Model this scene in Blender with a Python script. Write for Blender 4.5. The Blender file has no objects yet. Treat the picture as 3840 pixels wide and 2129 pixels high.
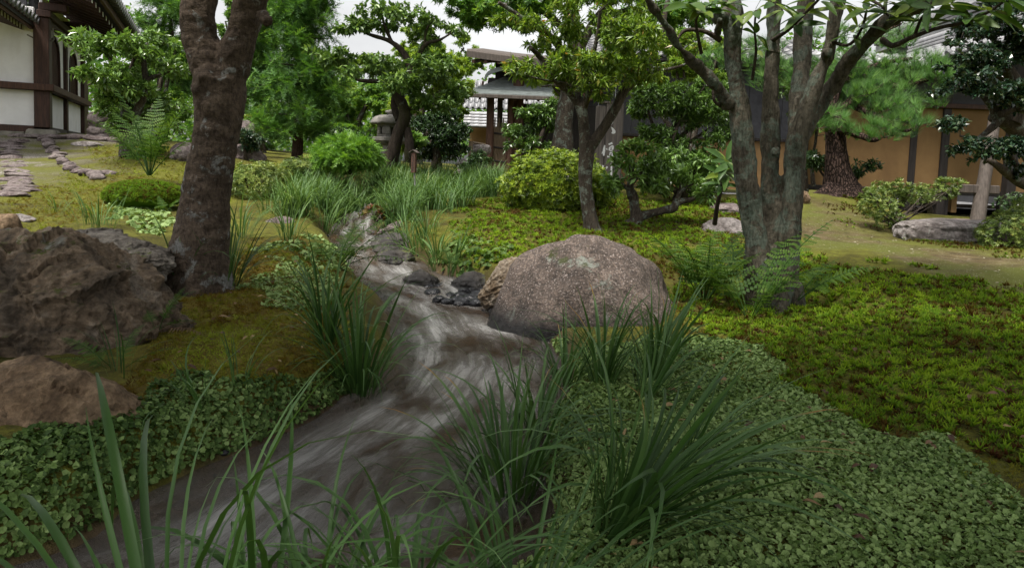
import bpy, math
import numpy as np
from mathutils import Matrix, Vector

# ------------------------------------------------------------------ camera, world, sun, exposure
SC = bpy.context.scene
COL = SC.collection
FPX, CXP, CYP = 2560.0, 1920.0, 816.0          # focal length and principal point, in photograph pixels
PITCH, ROLL, CAMZ = math.radians(4.0), 0.037, 1.0
cam_d = bpy.data.cameras.new('camera'); cam = bpy.data.objects.new('camera', cam_d); COL.objects.link(cam)
cam_d.sensor_width = 36.0; cam_d.lens = 24.0; cam_d.shift_y = -248.5 / 3840; cam_d.clip_start = 0.02; cam_d.clip_end = 2000
RM = Matrix.Rotation(math.pi / 2 - PITCH, 4, 'X') @ Matrix.Rotation(ROLL, 4, 'Z')
cam.matrix_world = Matrix.Translation((0, 0, CAMZ)) @ RM
SC.camera = cam
RN = np.array(RM.to_3x3())

SUN_EL, SUN_AZ = math.radians(66), math.radians(-140)      # azimuth from +Y towards +X
wd = bpy.data.worlds.new('World'); SC.world = wd; wd.use_nodes = True
nt = wd.node_tree; nt.nodes.clear()
wo = nt.nodes.new('ShaderNodeOutputWorld'); bg = nt.nodes.new('ShaderNodeBackground')
sky = nt.nodes.new('ShaderNodeTexSky'); sky.sky_type = 'NISHITA'; sky.sun_disc = False
sky.sun_elevation = SUN_EL; sky.sun_rotation = SUN_AZ; sky.air_density = 1.0; sky.dust_density = 4.0; sky.ozone_density = 1.0
hs = nt.nodes.new('ShaderNodeHueSaturation'); hs.inputs['Saturation'].default_value = 0.07
nt.links.new(sky.outputs[0], hs.inputs['Color'])
tcw = nt.nodes.new('ShaderNodeTexCoord'); cn = nt.nodes.new('ShaderNodeTexNoise'); cn.inputs['Scale'].default_value = 3.2; cn.inputs['Detail'].default_value = 5      # soft uneven cloud, the same all round
mpw = nt.nodes.new('ShaderNodeMapping'); mpw.inputs['Scale'].default_value = (1, 1, 2.2); nt.links.new(tcw.outputs['Generated'], mpw.inputs[0]); nt.links.new(mpw.outputs[0], cn.inputs['Vector'])
mr = nt.nodes.new('ShaderNodeMapRange'); mr.inputs[1].default_value = .3; mr.inputs[2].default_value = .7; mr.inputs[3].default_value = .78; mr.inputs[4].default_value = 1.12; nt.links.new(cn.outputs['Fac'], mr.inputs[0])
mw = nt.nodes.new('ShaderNodeVectorMath'); mw.operation = 'SCALE'; nt.links.new(hs.outputs[0], mw.inputs[0]); nt.links.new(mr.outputs[0], mw.inputs['Scale']); nt.links.new(mw.outputs[0], bg.inputs[0])
bg.inputs[1].default_value = 0.10
nt.links.new(bg.outputs[0], wo.inputs[0])
sd = bpy.data.lights.new('sun', 'SUN'); sd.energy = 2.2; sd.angle = math.radians(12); sd.color = (1.0, 0.94, 0.85)
sun = bpy.data.objects.new('sun', sd); COL.objects.link(sun)
sdir = Vector((math.cos(SUN_EL) * math.sin(SUN_AZ), math.cos(SUN_EL) * math.cos(SUN_AZ), math.sin(SUN_EL)))
sun.rotation_euler = sdir.to_track_quat('Z', 'Y').to_euler(); sun.location = (0, 0, 30)
vs = SC.view_settings; vs.view_transform = 'Standard'; vs.look = 'None'; vs.exposure = 1.42; vs.gamma = 1.0; vs.use_curve_mapping = False
SC.cycles.max_bounces = 6; SC.cycles.transparent_max_bounces = 6; SC.cycles.caustics_reflective = False; SC.cycles.caustics_refractive = False

# ------------------------------------------------------------------ helpers
def ray(px, py):
    v = RN @ np.array([(px - CXP) / FPX, -(py - CYP) / FPX, -1.0]); return v / v[1]
def P(px, py, d):
    """point seen at photograph pixel (px,py) at d metres along the ground axis"""
    r = ray(px, py) * d; r[2] += CAMZ; return r
def proj(Q):
    q = np.asarray(Q, float) - np.array([0, 0, CAMZ]); c = q @ RN
    w = np.maximum(-c[..., 2], 1e-6)
    return CXP + FPX * c[..., 0] / w, CYP - FPX * c[..., 1] / w, -c[..., 2]
def smooth(a, b, x):
    t = np.clip((x - a) / (b - a), 0, 1); return t * t * (3 - 2 * t)
def rng(s): return np.random.default_rng(s)
def _hash(i):
    n = (i[..., 0] * 374761393 + i[..., 1] * 668265263 + i[..., 2] * 2147483647 * 3).astype(np.int64) & 0xffffffff
    n = ((n ^ (n >> 13)) * 1274126177) & 0xffffffff
    n = ((n ^ (n >> 16)) * 2246822519) & 0xffffffff
    return ((n ^ (n >> 15)) & 0xffff) / 32767.5 - 1.0
def vnoise(p):
    p = np.asarray(p, float); i = np.floor(p).astype(np.int64); f = p - i; f = f * f * f * (f * (f * 6 - 15) + 10)
    r = 0
    for a in (0, 1):
        for b in (0, 1):
            for c in (0, 1):
                w = (f[..., 0] if a else 1 - f[..., 0]) * (f[..., 1] if b else 1 - f[..., 1]) * (f[..., 2] if c else 1 - f[..., 2])
                r = r + w * _hash(i + np.array([a, b, c]))
    return r
def fbm(p, o=4, g=0.5, ridged=False):
    p = np.asarray(p, float); r = 0; a = 1.0
    for k in range(o):
        n = vnoise(p * 2.03 ** k + 17.3 * k)
        r = r + a * ((1 - 2 * np.abs(n)) if ridged else n); a *= g
    return r
def inpoly(x, y, poly):
    poly = np.asarray(poly, float); r = np.zeros(np.shape(x), bool); j = len(poly) - 1
    for i in range(len(poly)):
        xi, yi = poly[i]; xj, yj = poly[j]
        c = ((yi > y) != (yj > y)) & (x < (xj - xi) * (y - yi) / (yj - yi + 1e-12) + xi)
        r ^= c; j = i
    return r
def unit(v):
    v = np.asarray(v, float); return v / np.maximum(np.linalg.norm(v, axis=-1, keepdims=True), 1e-9)

# a geometry piece is (V, F, tint, material index, smooth, uv-or-None); F is (n,3) or (n,4)
def piece(V, F, tint=0.5, mi=0, sm=True, uv=None):
    V = np.asarray(V, float); t = np.full(len(V), tint) if np.isscalar(tint) else np.asarray(tint, float)
    return (V, np.asarray(F, np.int64), t, mi, sm, uv)
LOC = {}
def mesh_data(name, pieces, mats, off=(0, 0, 0)):
    if isinstance(pieces, tuple): pieces = [pieces]
    pieces = [p for p in pieces if len(p[0])]
    me = bpy.data.meshes.new(name)
    V = np.concatenate([p[0] for p in pieces]) - np.asarray(off)
    lv, ls, mi, sm = [], [], [], []; o = 0
    for p in pieces:
        lv.append((p[1] + o).ravel()); ls.append(np.full(len(p[1]), p[1].shape[1])); mi.append(np.full(len(p[1]), p[3])); sm.append(np.full(len(p[1]), p[4])); o += len(p[0])
    lv = np.concatenate(lv); ls = np.concatenate(ls)
    me.vertices.add(len(V)); me.vertices.foreach_set('co', V.astype(np.float32).ravel())
    me.loops.add(len(lv)); me.loops.foreach_set('vertex_index', lv.astype(np.int32))
    me.polygons.add(len(ls)); st = np.concatenate([[0], np.cumsum(ls)[:-1]])
    me.polygons.foreach_set('loop_start', st.astype(np.int32))
    me.polygons.foreach_set('material_index', np.concatenate(mi).astype(np.int32))
    me.polygons.foreach_set('use_smooth', np.concatenate(sm).astype(bool))
    at = me.attributes.new('tint', 'FLOAT', 'POINT'); at.data.foreach_set('value', np.concatenate([p[2] for p in pieces]).astype(np.float32))
    if pieces[0][5] is not None:
        uv = np.concatenate([p[5] for p in pieces]); ul = me.uv_layers.new(name='flow'); ul.data.foreach_set('uv', uv[lv].astype(np.float32).ravel())
    me.update(calc_edges=True)
    for m in (mats if isinstance(mats, (list, tuple)) else [mats]): me.materials.append(m)
    return me
def tag(o, label=None, cat=None, group=None, kind=None):
    if label: o['label'] = label
    if cat: o['category'] = cat
    if group: o['group'] = group
    if kind: o['kind'] = kind
    return o
def thing(name, label, cat, loc, group=None):
    o = bpy.data.objects.new(name, None); COL.objects.link(o); o.location = Vector(loc); o.empty_display_size = 0.1
    LOC[o.name] = np.asarray(loc, float)
    return tag(o, label, cat, group)
def part(name, pieces, mats, parent=None, loc=None):
    """mesh object from world-space pieces; child of parent, origin at parent's or at loc"""
    base = np.zeros(3)
    if parent is not None: base = LOC[parent.name]
    org = np.asarray(loc, float) if loc is not None else base
    me = mesh_data(name, pieces, mats, org); o = bpy.data.objects.new(name, me); COL.objects.link(o)
    if parent is not None: o.parent = parent
    o.location = Vector(org - base); LOC[o.name] = org
    return o
def inst(name, me, M, parent=None):
    """object that shares mesh data; M is a world matrix (4x4 numpy)"""
    o = bpy.data.objects.new(name, me); COL.objects.link(o); M = np.array(M, float)
    if parent is not None:
        o.parent = parent; M[:3, 3] -= LOC[parent.name]
    o.matrix_local = Matrix(M.tolist())
    return o
def single(name, pieces, mats, label, cat, loc, group=None, kind=None):
    return tag(part(name, pieces, mats, None, loc), label, cat, group, kind)

# primitive pieces
BOXF = [[0, 3, 2, 1], [4, 5, 6, 7], [0, 1, 5, 4], [1, 2, 6, 5], [2, 3, 7, 6], [3, 0, 4, 7]]
def box(c, ax, ay, az, tint=0.5, mi=0):
    """box centred at c with full-size edge vectors ax, ay, az"""
    c, ax, ay, az = [np.asarray(v, float) for v in (c, ax, ay, az)]
    s = [(-1, -1, -1), (1, -1, -1), (1, 1, -1), (-1, 1, -1), (-1, -1, 1), (1, -1, 1), (1, 1, 1), (-1, 1, 1)]
    return piece([c + .5 * (a * ax + b * ay + d * az) for a, b, d in s], BOXF, tint, mi, False)
def bevbox(c, ax, ay, az, b=0.01, tint=0.5, mi=0):
    """box with chamfered vertical-and-top edges: 3 stacked rings"""
    c, ax, ay, az = [np.asarray(v, float) for v in (c, ax, ay, az)]
    lx, ly, lz = [np.linalg.norm(v) for v in (ax, ay, az)]; ux, uy, uz = ax / lx, ay / ly, az / lz
    V = []; b = min(b, .3 * min(lx, ly, lz))
    for z, ins in ((-lz / 2, b), (-lz / 2 + b, 0), (lz / 2 - b, 0), (lz / 2, b)):
        hx, hy = lx / 2 - ins, ly / 2 - ins
        for sx, sy in ((-1, -1), (1, -1), (1, 1), (-1, 1)):
            for k in (0, 1):
                if (k == 0) == (sx * sy > 0): V.append(c + ux * sx * hx + uy * sy * (hy - b) + uz * z)
                else: V.append(c + ux * sx * (hx - b) + uy * sy * hy + uz * z)
    F = []
    for r in range(3):
        for i in range(8): F.append([r * 8 + i, r * 8 + (i + 1) % 8, r * 8 + 8 + (i + 1) % 8, r * 8 + 8 + i])
    for o, rev in ((0, 1), (24, 0)):
        for q in ([0, 1, 2, 3], [0, 3, 4, 7], [4, 5, 6, 7]): F.append([o + k for k in (q[::-1] if rev else q)])
    return piece(V, F, tint, mi, False)
def resample(pts, n):
    pts = np.asarray(pts, float); k = len(pts)
    if k == 2: t = np.linspace(0, 1, n)[:, None]; return pts[0] * (1 - t) + pts[1] * t
    p = np.vstack([2 * pts[0] - pts[1], pts, 2 * pts[-1] - pts[-2]]); u = np.linspace(0, k - 1 - 1e-9, n); i = u.astype(int); f = (u - i)[:, None]
    a, b, c, d = p[i], p[i + 1], p[i + 2], p[i + 3]
    return .5 * (2 * b + (c - a) * f + (2 * a - 5 * b + 4 * c - d) * f ** 2 + (3 * b - a - 3 * c + d) * f ** 3)
def tube(pts, rad, n=None, sides=8, tint=0.5, mi=0, rough=0.0, seed=0, caps=True, flat=1.0, sm=True):
    """tapered tube through points (Catmull-Rom)"""
    pts = np.asarray(pts, float); rad = np.broadcast_to(np.asarray(rad, float), (len(pts),))
    n = n or max(2, 3 * (len(pts) - 1) + 1)
    q = resample(np.column_stack([pts, rad]), n); c, r = q[:, :3], np.maximum(q[:, 3], 1e-4)
    t = unit(np.gradient(c, axis=0)); ref = np.array([0.31, 0.2, 0.93]) if abs(unit(c[-1] - c[0])[2]) < .8 else np.array([1.0, 0.1, 0])
    a = unit(np.cross(ref, t)); b = np.cross(t, a)
    th = np.linspace(0, 2 * np.pi, sides, endpoint=False)
    V = c[:, None] + r[:, None, None] * (np.cos(th)[None, :, None] * a[:, None] * flat + np.sin(th)[None, :, None] * b[:, None])
    if rough: V = V + (V - c[:, None]) * rough * fbm(V / (np.mean(r) * 1.3 + .01) + seed, 3)[..., None]
    V = V.reshape(-1, 3); i = np.arange(n - 1)[:, None] * sides; j = np.arange(sides)[None]; k = (j + 1) % sides
    F = np.stack([i + j, i + k, i + sides + k, i + sides + j], -1).reshape(-1, 4)
    P1 = piece(V, F, tint, mi, sm)
    if not caps: return [P1]
    c0 = np.vstack([V[:sides], c[:1] ]); c1 = np.vstack([V[-sides:], c[-1:]])
    f = np.array([[x, (x + 1) % sides, sides] for x in range(sides)])
    return [P1, piece(c0, f[:, ::-1], tint, mi, sm), piece(c1, f, tint, mi, sm)]
def tubes_batch(PT, R, sides=3, tint=0.5, mi=0):
    """many thin tubes at once: PT (N,K,3), R (N,K)"""
    N, K, _ = PT.shape; t = unit(PT[:, -1] - PT[:, 0]); ref = np.where(np.abs(t[:, 2:3]) < .8, np.array([[0.1, 0.2, 1.0]]), np.array([[1.0, 0.2, 0.1]]))
    a = unit(np.cross(ref, t)); b = np.cross(t, a); th = np.linspace(0, 2 * np.pi, sides, endpoint=False)
    ring = np.cos(th)[None, :, None] * a[:, None] + np.sin(th)[None, :, None] * b[:, None]
    V = PT[:, :, None] + R[:, :, None, None] * ring[:, None]
    base = (np.arange(N) * K * sides)[:, None, None]; i = (np.arange(K - 1) * sides)[None, :, None]; j = np.arange(sides)[None, None]; k = (j + 1) % sides
    F = np.stack([base + i + j, base + i + k, base + i + sides + k, base + i + sides + j], -1).reshape(-1, 4)
    return piece(V.reshape(-1, 3), F, tint, mi, True)
def frames(axis, nrm):
    """rotation matrices whose columns are side, axis, normal"""
    a = unit(axis); s = unit(np.cross(a, nrm)); n = np.cross(s, a); return np.stack([s, a, n], -1)
def scatter(tv, tf, pos, R, S, tint, mi=0, sm=False, tt=None):
    """copies of one template joined into a single piece"""
    tv = np.asarray(tv, float); N = len(pos); S = np.broadcast_to(np.asarray(S, float), (N,)) if np.ndim(S) < 2 else S
    sv = tv[None] * (S[:, None, None] if S.ndim == 1 else S[:, None, :])
    V = np.einsum('nij,nkj->nki', R, sv) + np.asarray(pos)[:, None]
    F = (np.asarray(tf)[None] + (np.arange(N) * len(tv))[:, None, None]).reshape(-1, np.asarray(tf).shape[1])
    t = np.repeat(np.broadcast_to(tint, (N,)), len(tv))
    if tt is not None: t = np.clip(t + np.tile(tt, N), 0, 1)
    return piece(V.reshape(-1, 3), F, t, mi, sm)
def rdir(r, n): return unit(r.normal(size=(n, 3)))

# leaf templates, unit length along +Y, normal +Z
def leaf4(w=.45, fold=.12): return np.array([[0, 0, 0], [w / 2, .45, fold], [0, 1, -.05], [-w / 2, .45, fold]]), np.array([[0, 1, 2], [0, 2, 3]])
def leaf6(w=.42, fold=.1, droop=.12):
    v = np.array([[0, 0, 0], [w * .42, .3, fold], [w * .4, .62, fold * .8 - droop * .4], [0, 1, -droop], [-w * .4, .62, fold * .8 - droop * .4], [-w * .42, .3, fold], [0, .45, -.01]])
    return v, np.array([[0, 1, 6], [1, 2, 6], [2, 3, 6], [3, 4, 6], [4, 5, 6], [5, 0, 6]])
def star(n=5, span=math.radians(250)):
    """lobed leaf (maple): n pointed lobes fanned about +Y"""
    v = [[0, 0, 0]]; f = []
    for i in range(n):
        a = -span / 2 + span * i / (n - 1); L = 1.0 - .35 * abs(i - (n - 1) / 2) / ((n - 1) / 2); w = .19; c, s = math.cos(a), math.sin(a); b = len(v)
        v += [[s * .2 * L + c * w * L, c * .2 * L - s * w * L, .03], [s * L, c * L, -.08], [s * .2 * L - c * w * L, c * .2 * L + s * w * L, .03]]
        f += [[b, b + 1, b + 2]]
    return np.array(v), np.array(f)
def rosette(n=6, w=.34, up=.75, seed=0, inner=.0):
    """n leaves spread from one point, pointing up the +Z axis"""
    r = rng(seed); V = []; F = []; lv, lf = leaf4(w, .06)
    for i in range(n):
        a = 2 * math.pi * (i + r.uniform(-.25, .25)) / n; u = up + r.uniform(-.3, .25)
        ax = np.array([math.cos(a), math.sin(a), u]); R = frames(ax[None], np.array([[0, 0, 1.0]]))[0]
        F.append(lf + len(V) * 4); V.append((lv * r.uniform(.8, 1.1)) @ R.T)
    return np.concatenate(V), np.concatenate(F)
def needles(n=26, w=.03, spread=.75, seed=0, droop=0.0):
    r = rng(seed); V = []; F = []
    for i in range(n):
        a = r.uniform(0, 2 * math.pi); s = spread * math.sqrt(r.uniform(.05, 1)); d = unit(np.array([math.cos(a) * s, math.sin(a) * s, 1.0]))
        L = r.uniform(.75, 1.05); p = unit(np.cross(d, r.normal(size=3))) * w
        b = d * .04; V += [b - p / 2, b + p / 2, d * L + np.array([0, 0, -droop * s])]; F.append([3 * i, 3 * i + 1, 3 * i + 2])
    return np.array(V), np.array(F)
def spray(n=12, w=.09, ln=.34, seed=0, droop=.25, flat=.25):
    """conifer or yew spray: needles along a curved axis +Y"""
    r = rng(seed); V = []; F = []
    for i in range(n):
        t = (i + .5) / n; base = np.array([0, t, -droop * t * t]); sd_ = 1 if i % 2 else -1
        d = unit(np.array([sd_ * r.uniform(.6, 1.1), .75, r.uniform(-flat, flat * 1.6)])); L = ln * (1.1 - .55 * t) * r.uniform(.8, 1.2)
        p = np.array([-d[1], d[0], 0]) * w / 2; k = len(V)
        V += [base - p, base + p, base + d * L]; F.append([k, k + 1, k + 2])
    k = len(V); V += [np.array([-.012, 0, 0]), np.array([.012, 0, 0]), np.array([0, 1.1, -droop * 1.15])]; F.append([k, k + 1, k + 2])
    return np.array(V), np.array(F)
def lobed(seed=0, n=7):
    """scalloped ground-hugging leaf about the origin, normal +Z"""
    r = rng(seed); V = [[0, 0, .0]]
    for i in range(n):
        a = 2 * math.pi * (i + r.uniform(-.25, .25)) / n; rad = r.uniform(.34, .62); V.append([math.sin(a) * rad, math.cos(a) * rad, r.uniform(-.06, .22)])
    return np.array(V), np.array([[0, 1 + (i + 1) % n, 1 + i] for i in range(n)])

# ------------------------------------------------------------------ materials
def mat(name):
    m = bpy.data.materials.new(name); m.use_nodes = True; n = m.node_tree; n.nodes.clear()
    out = n.nodes.new('ShaderNodeOutputMaterial'); b = n.nodes.new('ShaderNodeBsdfPrincipled'); n.links.new(b.outputs[0], out.inputs[0])
    return m, n, b, out
class N:
    """small node builder"""
    def __init__(s, nt): s.nt = nt
    def new(s, t, **k):
        o = s.nt.nodes.new('ShaderNode' + t)
        for a, v in k.items(): setattr(o, a, v)
        return o
    def set(s, sock, v):
        if hasattr(v, 'links'): s.nt.links.new(v, sock)
        elif v is not None: sock.default_value = (*v, 1) if isinstance(v, (tuple, list)) and len(v) == 3 and sock.type == 'RGBA' else v
    def coord(s, scale=(1, 1, 1), obj=True):
        if obj: c = s.new('TexCoord').outputs['Object']
        else: c = s.new('NewGeometry').outputs['Position']
        m = s.new('Mapping'); m.inputs['Scale'].default_value = scale; s.nt.links.new(c, m.inputs['Vector']); return m.outputs[0]
    def noise(s, scale, v=None, detail=4, rough=.55, dist=0.0):
        o = s.new('TexNoise'); o.inputs['Scale'].default_value = scale; o.inputs['Detail'].default_value = detail; o.inputs['Roughness'].default_value = rough; o.inputs['Distortion'].default_value = dist
        if v is not None: s.nt.links.new(v, o.inputs['Vector'])
        return o.outputs['Fac']
    def voro(s, scale, v=None, feature='F1', out='Distance'):
        o = s.new('TexVoronoi', feature=feature); o.inputs['Scale'].default_value = scale
        if v is not None: s.nt.links.new(v, o.inputs['Vector'])
        return o.outputs[out]
    def ramp(s, f, stops):
        o = s.new('ValToRGB'); e = o.color_ramp.elements
        while len(e) < len(stops): e.new(.5)
        for q, (p_, c) in zip(e, stops): q.position = p_; q.color = (*c, 1) if not np.isscalar(c) else (c, c, c, 1)
        s.set(o.inputs[0], f); return o.outputs[0]
    def mix(s, f, a, b, mode='MIX'):
        o = s.new('Mix', data_type='RGBA', blend_type=mode); s.set(o.inputs[0], f); s.set(o.inputs[6], a); s.set(o.inputs[7], b); return o.outputs[2]
    def math(s, op, a, b=None, c=None):
        o = s.new('Math', operation=op); s.set(o.inputs[0], a)
        if b is not None: s.set(o.inputs[1], b)
        if c is not None: s.set(o.inputs[2], c)
        return o.outputs[0]
    def attr(s, name, out='Fac'): o = s.new('Attribute', attribute_name=name); return o.outputs[out]
    def bump(s, h, strength=.5, dist=.01, nrm=None):
        o = s.new('Bump'); o.inputs['Strength'].default_value = strength; o.inputs['Distance'].default_value = dist; s.set(o.inputs['Height'], h)
        if nrm is not None: s.nt.links.new(nrm, o.inputs['Normal'])
        return o.outputs[0]
def leafmat(name, stops, rough=.45, trans=.3, tcol=None, spec=.4, gain=1.0):
    stops = [(p_, tuple(x * gain for x in c_)) for p_, c_ in stops]
    m, n, b, out = mat(name); k = N(n); t = k.attr('tint')
    geo = k.coord((1, 1, 1), False); t2 = k.math('ADD', t, k.math('MULTIPLY', k.math('SUBTRACT', k.noise(1.6, geo, 3), .5), .35))
    c = k.ramp(t2, stops); k.set(b.inputs['Base Color'], c); b.inputs['Roughness'].default_value = rough; b.inputs['Specular IOR Level'].default_value = spec
    tr = k.new('BsdfTranslucent'); tc = k.mix(1.0, c, tcol or (1.25, 1.25, .6), 'MULTIPLY'); k.set(tr.inputs[0], tc)
    ms = k.new('MixShader'); ms.inputs[0].default_value = trans; n.links.new(b.outputs[0], ms.inputs[1]); n.links.new(tr.outputs[0], ms.inputs[2]); n.links.new(ms.outputs[0], out.inputs[0])
    return m
def barkmat(name, c1, c2, lich=(.3, .33, .29), la=.58, scale=1.0, plate=0.0, horiz=False, moss=None, strength=.8, ls=5.0):
    m, n, b, out = mat(name); k = N(n)
    st = (12, 12, 20) if horiz else (26, 26, 5)
    v = k.coord(tuple(x * scale for x in st)); v1 = k.coord((scale,) * 3)
    n1 = k.noise(1, v, 6, .65, .4); n2 = k.noise(4, v1, 5, .6)
    c = k.ramp(n1, [(.3, c1), (.72, c2)]); c = k.mix(k.ramp(n2, [(.35, 0.0), (.7, .55)]), c, tuple(x * .5 for x in c1))
    h = n1
    if plate:
        dv = k.new('TexNoise'); dv.inputs['Scale'].default_value = 9 * scale; n.links.new(v1, dv.inputs['Vector']); va = k.new('VectorMath', operation='MULTIPLY_ADD'); n.links.new(dv.outputs['Color'], va.inputs[0]); va.inputs[1].default_value = (1.2, 1.2, 1.2); n.links.new(k.coord((26 * scale, 26 * scale, 8 * scale)), va.inputs[2])
        vo = k.voro(1.0, va.outputs[0], 'DISTANCE_TO_EDGE'); cr = k.ramp(vo, [(.02, 0.0), (.16, 1.0)])
        c = k.mix(cr, tuple(x * .35 for x in c1), c); h = k.math('ADD', k.math('MULTIPLY', cr, plate), h)
    ln = k.noise(ls, v1, 5, .6, .6); ln2 = k.noise(40, v1, 3, .7)
    lm = k.ramp(k.math('ADD', ln, k.math('MULTIPLY', k.math('SUBTRACT', ln2, .5), .25)), [(la, 0.0), (la + .06, 1.0)])
    c = k.mix(k.math('MULTIPLY', lm, k.ramp(ln2, [(.3, .25), (.6, .9)])), c, k.mix(ln2, lich, tuple(x * .6 for x in lich)))
    c = k.mix(k.ramp(k.noise(70, k.coord((scale, scale, scale * .4)), 4, .75), [(.32, .75), (.56, 0.0)]), c, tuple(x * .3 for x in c1))
    if moss:
        mm = k.ramp(k.noise(2.6, v1, 5, .65), [(.5, 0.0), (.66, .9)]); c = k.mix(mm, c, moss)
    fine = k.noise(60, v1, 3, .7)
    k.set(b.inputs['Base Color'], c); b.inputs['Roughness'].default_value = .85; b.inputs['Specular IOR Level'].default_value = .12
    k.set(b.inputs['Normal'], k.bump(k.math('ADD', h, k.math('MULTIPLY', fine, .3)), strength, .02))
    return m
def rockmat(name, cols, moss=(.05, .06, .012), ma=.62, scale=1.0, speck=0.0, wet=None, rough=.85, lich=None, bstr=.8):
    m, n, b, out = mat(name); k = N(n); v = k.coord((scale,) * 3)
    n1 = k.noise(2.2, v, 8, .66, .8); c = k.ramp(n1, [(.3 + .13 * i, x) for i, x in enumerate(cols)])
    n2 = k.noise(14, v, 6, .7); c = k.mix(k.ramp(n2, [(.3, .7), (.6, 0.0)]), c, tuple(x * .35 for x in cols[0]))
    n4 = k.noise(30, v, 8, .75, .5); c = k.mix(1.0, c, k.ramp(n4, [(.3, .45), (.5, .95), (.7, 1.35)]), 'MULTIPLY')
    if speck:
        vo = k.noise(70, v, 2, .8); c = k.mix(k.ramp(vo, [(.4, speck), (.58, 0.0)]), c, (.03, .026, .024)); c = k.mix(k.ramp(k.noise(95, k.coord((scale, scale, scale * 1.1)), 1, .5), [(.6, 0.0), (.72, speck)]), c, (.42, .36, .33))
    if lich: c = k.mix(k.ramp(k.noise(3.1, k.coord((scale * 1.1,) * 3), 6, .7, .5), [(.6, 0.0), (.66, .8)]), c, lich)
    geo = k.new('NewGeometry'); sx = k.new('SeparateXYZ'); n.links.new(geo.outputs['Normal'], sx.inputs[0])
    up = k.math('MULTIPLY_ADD', sx.outputs[2], .12, k.noise(3.3, v, 7, .7)); mm = k.ramp(up, [(ma, 0.0), (ma + .05, 1.0)])
    c = k.mix(mm, c, k.mix(n2, moss, tuple(x * 2.2 for x in moss)))
    r_ = rough
    if wet is not None:
        sp = k.new('SeparateXYZ'); n.links.new(geo.outputs['Position'], sp.inputs[0])
        w = k.math('MULTIPLY_ADD', k.noise(9, v, 3), .12, sp.outputs[2]); wm = k.ramp(k.math('SUBTRACT', w, wet), [(.0, 1.0), (.12, 0.0)])
        c = k.mix(wm, c, (.012, .011, .011)); r_ = k.ramp(wm, [(0, rough), (1, .25)])
    k.set(b.inputs['Base Color'], c); k.set(b.inputs['Roughness'], r_); b.inputs['Specular IOR Level'].default_value = .35 if wet is not None or rough < .5 else .15
    h = k.math('ADD', k.math('MULTIPLY', n2, .6), k.math('MULTIPLY', n4, .8)); k.set(b.inputs['Normal'], k.bump(h, bstr, .03))
    return m
def simple(name, c1, c2, scale=6, rough=.7, stretch=(1, 1, 1), bump=.2, spec=.3, stain=None, metal=0):
    m, n, b, out = mat(name); k = N(n); v = k.coord(stretch)
    n1 = k.noise(scale, v, 6, .62, .3); t = k.attr('tint'); f = k.math('ADD', n1, k.math('MULTIPLY', k.math('SUBTRACT', t, .5), .5))
    c = k.ramp(f, [(.3, c1), (.7, c2)])
    if stain: c = k.mix(k.ramp(k.noise(2.0, k.coord((1, 1, .35)), 6, .65), [(.5, 0.0), (.72, .6)]), c, stain)
    k.set(b.inputs['Base Color'], c); b.inputs['Roughness'].default_value = rough; b.inputs['Specular IOR Level'].default_value = spec; b.inputs['Metallic'].default_value = metal
    k.set(b.inputs['Normal'], k.bump(k.noise(scale * 4, v, 4, .6), bump, .01))
    return m
# ------------------------------------------------------------------ terrain
CP = [(2600,1500,2.6),(3000,1700,2.05),(3700,2100,1.5),(2300,1350,3.3),(2080,1380,3.3),(3300,1500,2.5),(3840,1700,2.05),(2900,1300,3.4),(3400,1250,3.4),(3840,1250,3.4),
 (3100,1080,4.65),(3840,1080,4.65),(2920,1150,4.45),(2700,1150,4.35),(2560,1050,5.1),(3400,960,6.0),(3840,950,6.3),(3000,880,7.6),(3100,800,9.2),(3150,725,11),(3400,800,10.5),
 (3400,890,8),(3740,910,7.6),(2650,800,8.5),(2385,835,7.4),(2215,865,7),(1900,860,6.6),(2080,770,8.5),(1750,1000,5.5),(1950,960,5.6),(1900,700,11),(1500,700,11),(1300,720,10),
 (1825,655,16.3),(1460,655,11),(1110,600,13),(1000,680,10),(900,740,8.5),(650,760,8),(700,1090,3.9),(1100,950,5.3),(1000,1150,3.6),(850,1300,2.85),(600,1400,2.5),(350,1250,3.0),
 (300,820,6),(100,780,6.3),(400,700,8),(100,700,8),(480,575,10.5),(300,600,10.5),(150,640,9.5),(100,545,12.5),(250,535,13),(160,505,13.8),(330,520,17.5)]
CW = [P(*c) for c in CP] + [np.array(v, float) for v in [(4,13,.45),(6.5,13,.45),(9,13,.45),(5,17,.5),(10,17,.45),(12,9,.4),(-16,14,1.3),(-12,8,.8),(-8,4,.5),(-6,0,.45),(6,0,.35),(8,4,.42),
 (-3,-3,.25),(3,-3,.25),(0,-4,.2),(-3.0,1.6,.25),(1.5,.7,.2),(.75,1.0,.14),(-.2,.8,.12),(-.6,.4,.13),(0,22,1.0),(-8,24,1.25),(8,24,.7),(20,20,.5),(-20,24,1.4),(0,34,1.1),(-24,4,.9),(20,0,.4),(-8,-8,.4),(8,-8,.3)]]
CW = np.array(CW)
def tps_fit(X, z, lam=1e-3):
    n = len(X); d2 = ((X[:, None] - X[None]) ** 2).sum(-1); K = np.where(d2 > 0, .5 * d2 * np.log(d2 + 1e-12), 0) + lam * n * np.eye(n)
    A = np.zeros((n + 3, n + 3)); A[:n, :n] = K; A[:n, n] = 1; A[:n, n + 1:] = X; A[n, :n] = 1; A[n + 1:, :n] = X.T
    return np.linalg.solve(A, np.concatenate([z, np.zeros(3)]))
_w = tps_fit(CW[:, :2], CW[:, 2])
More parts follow.
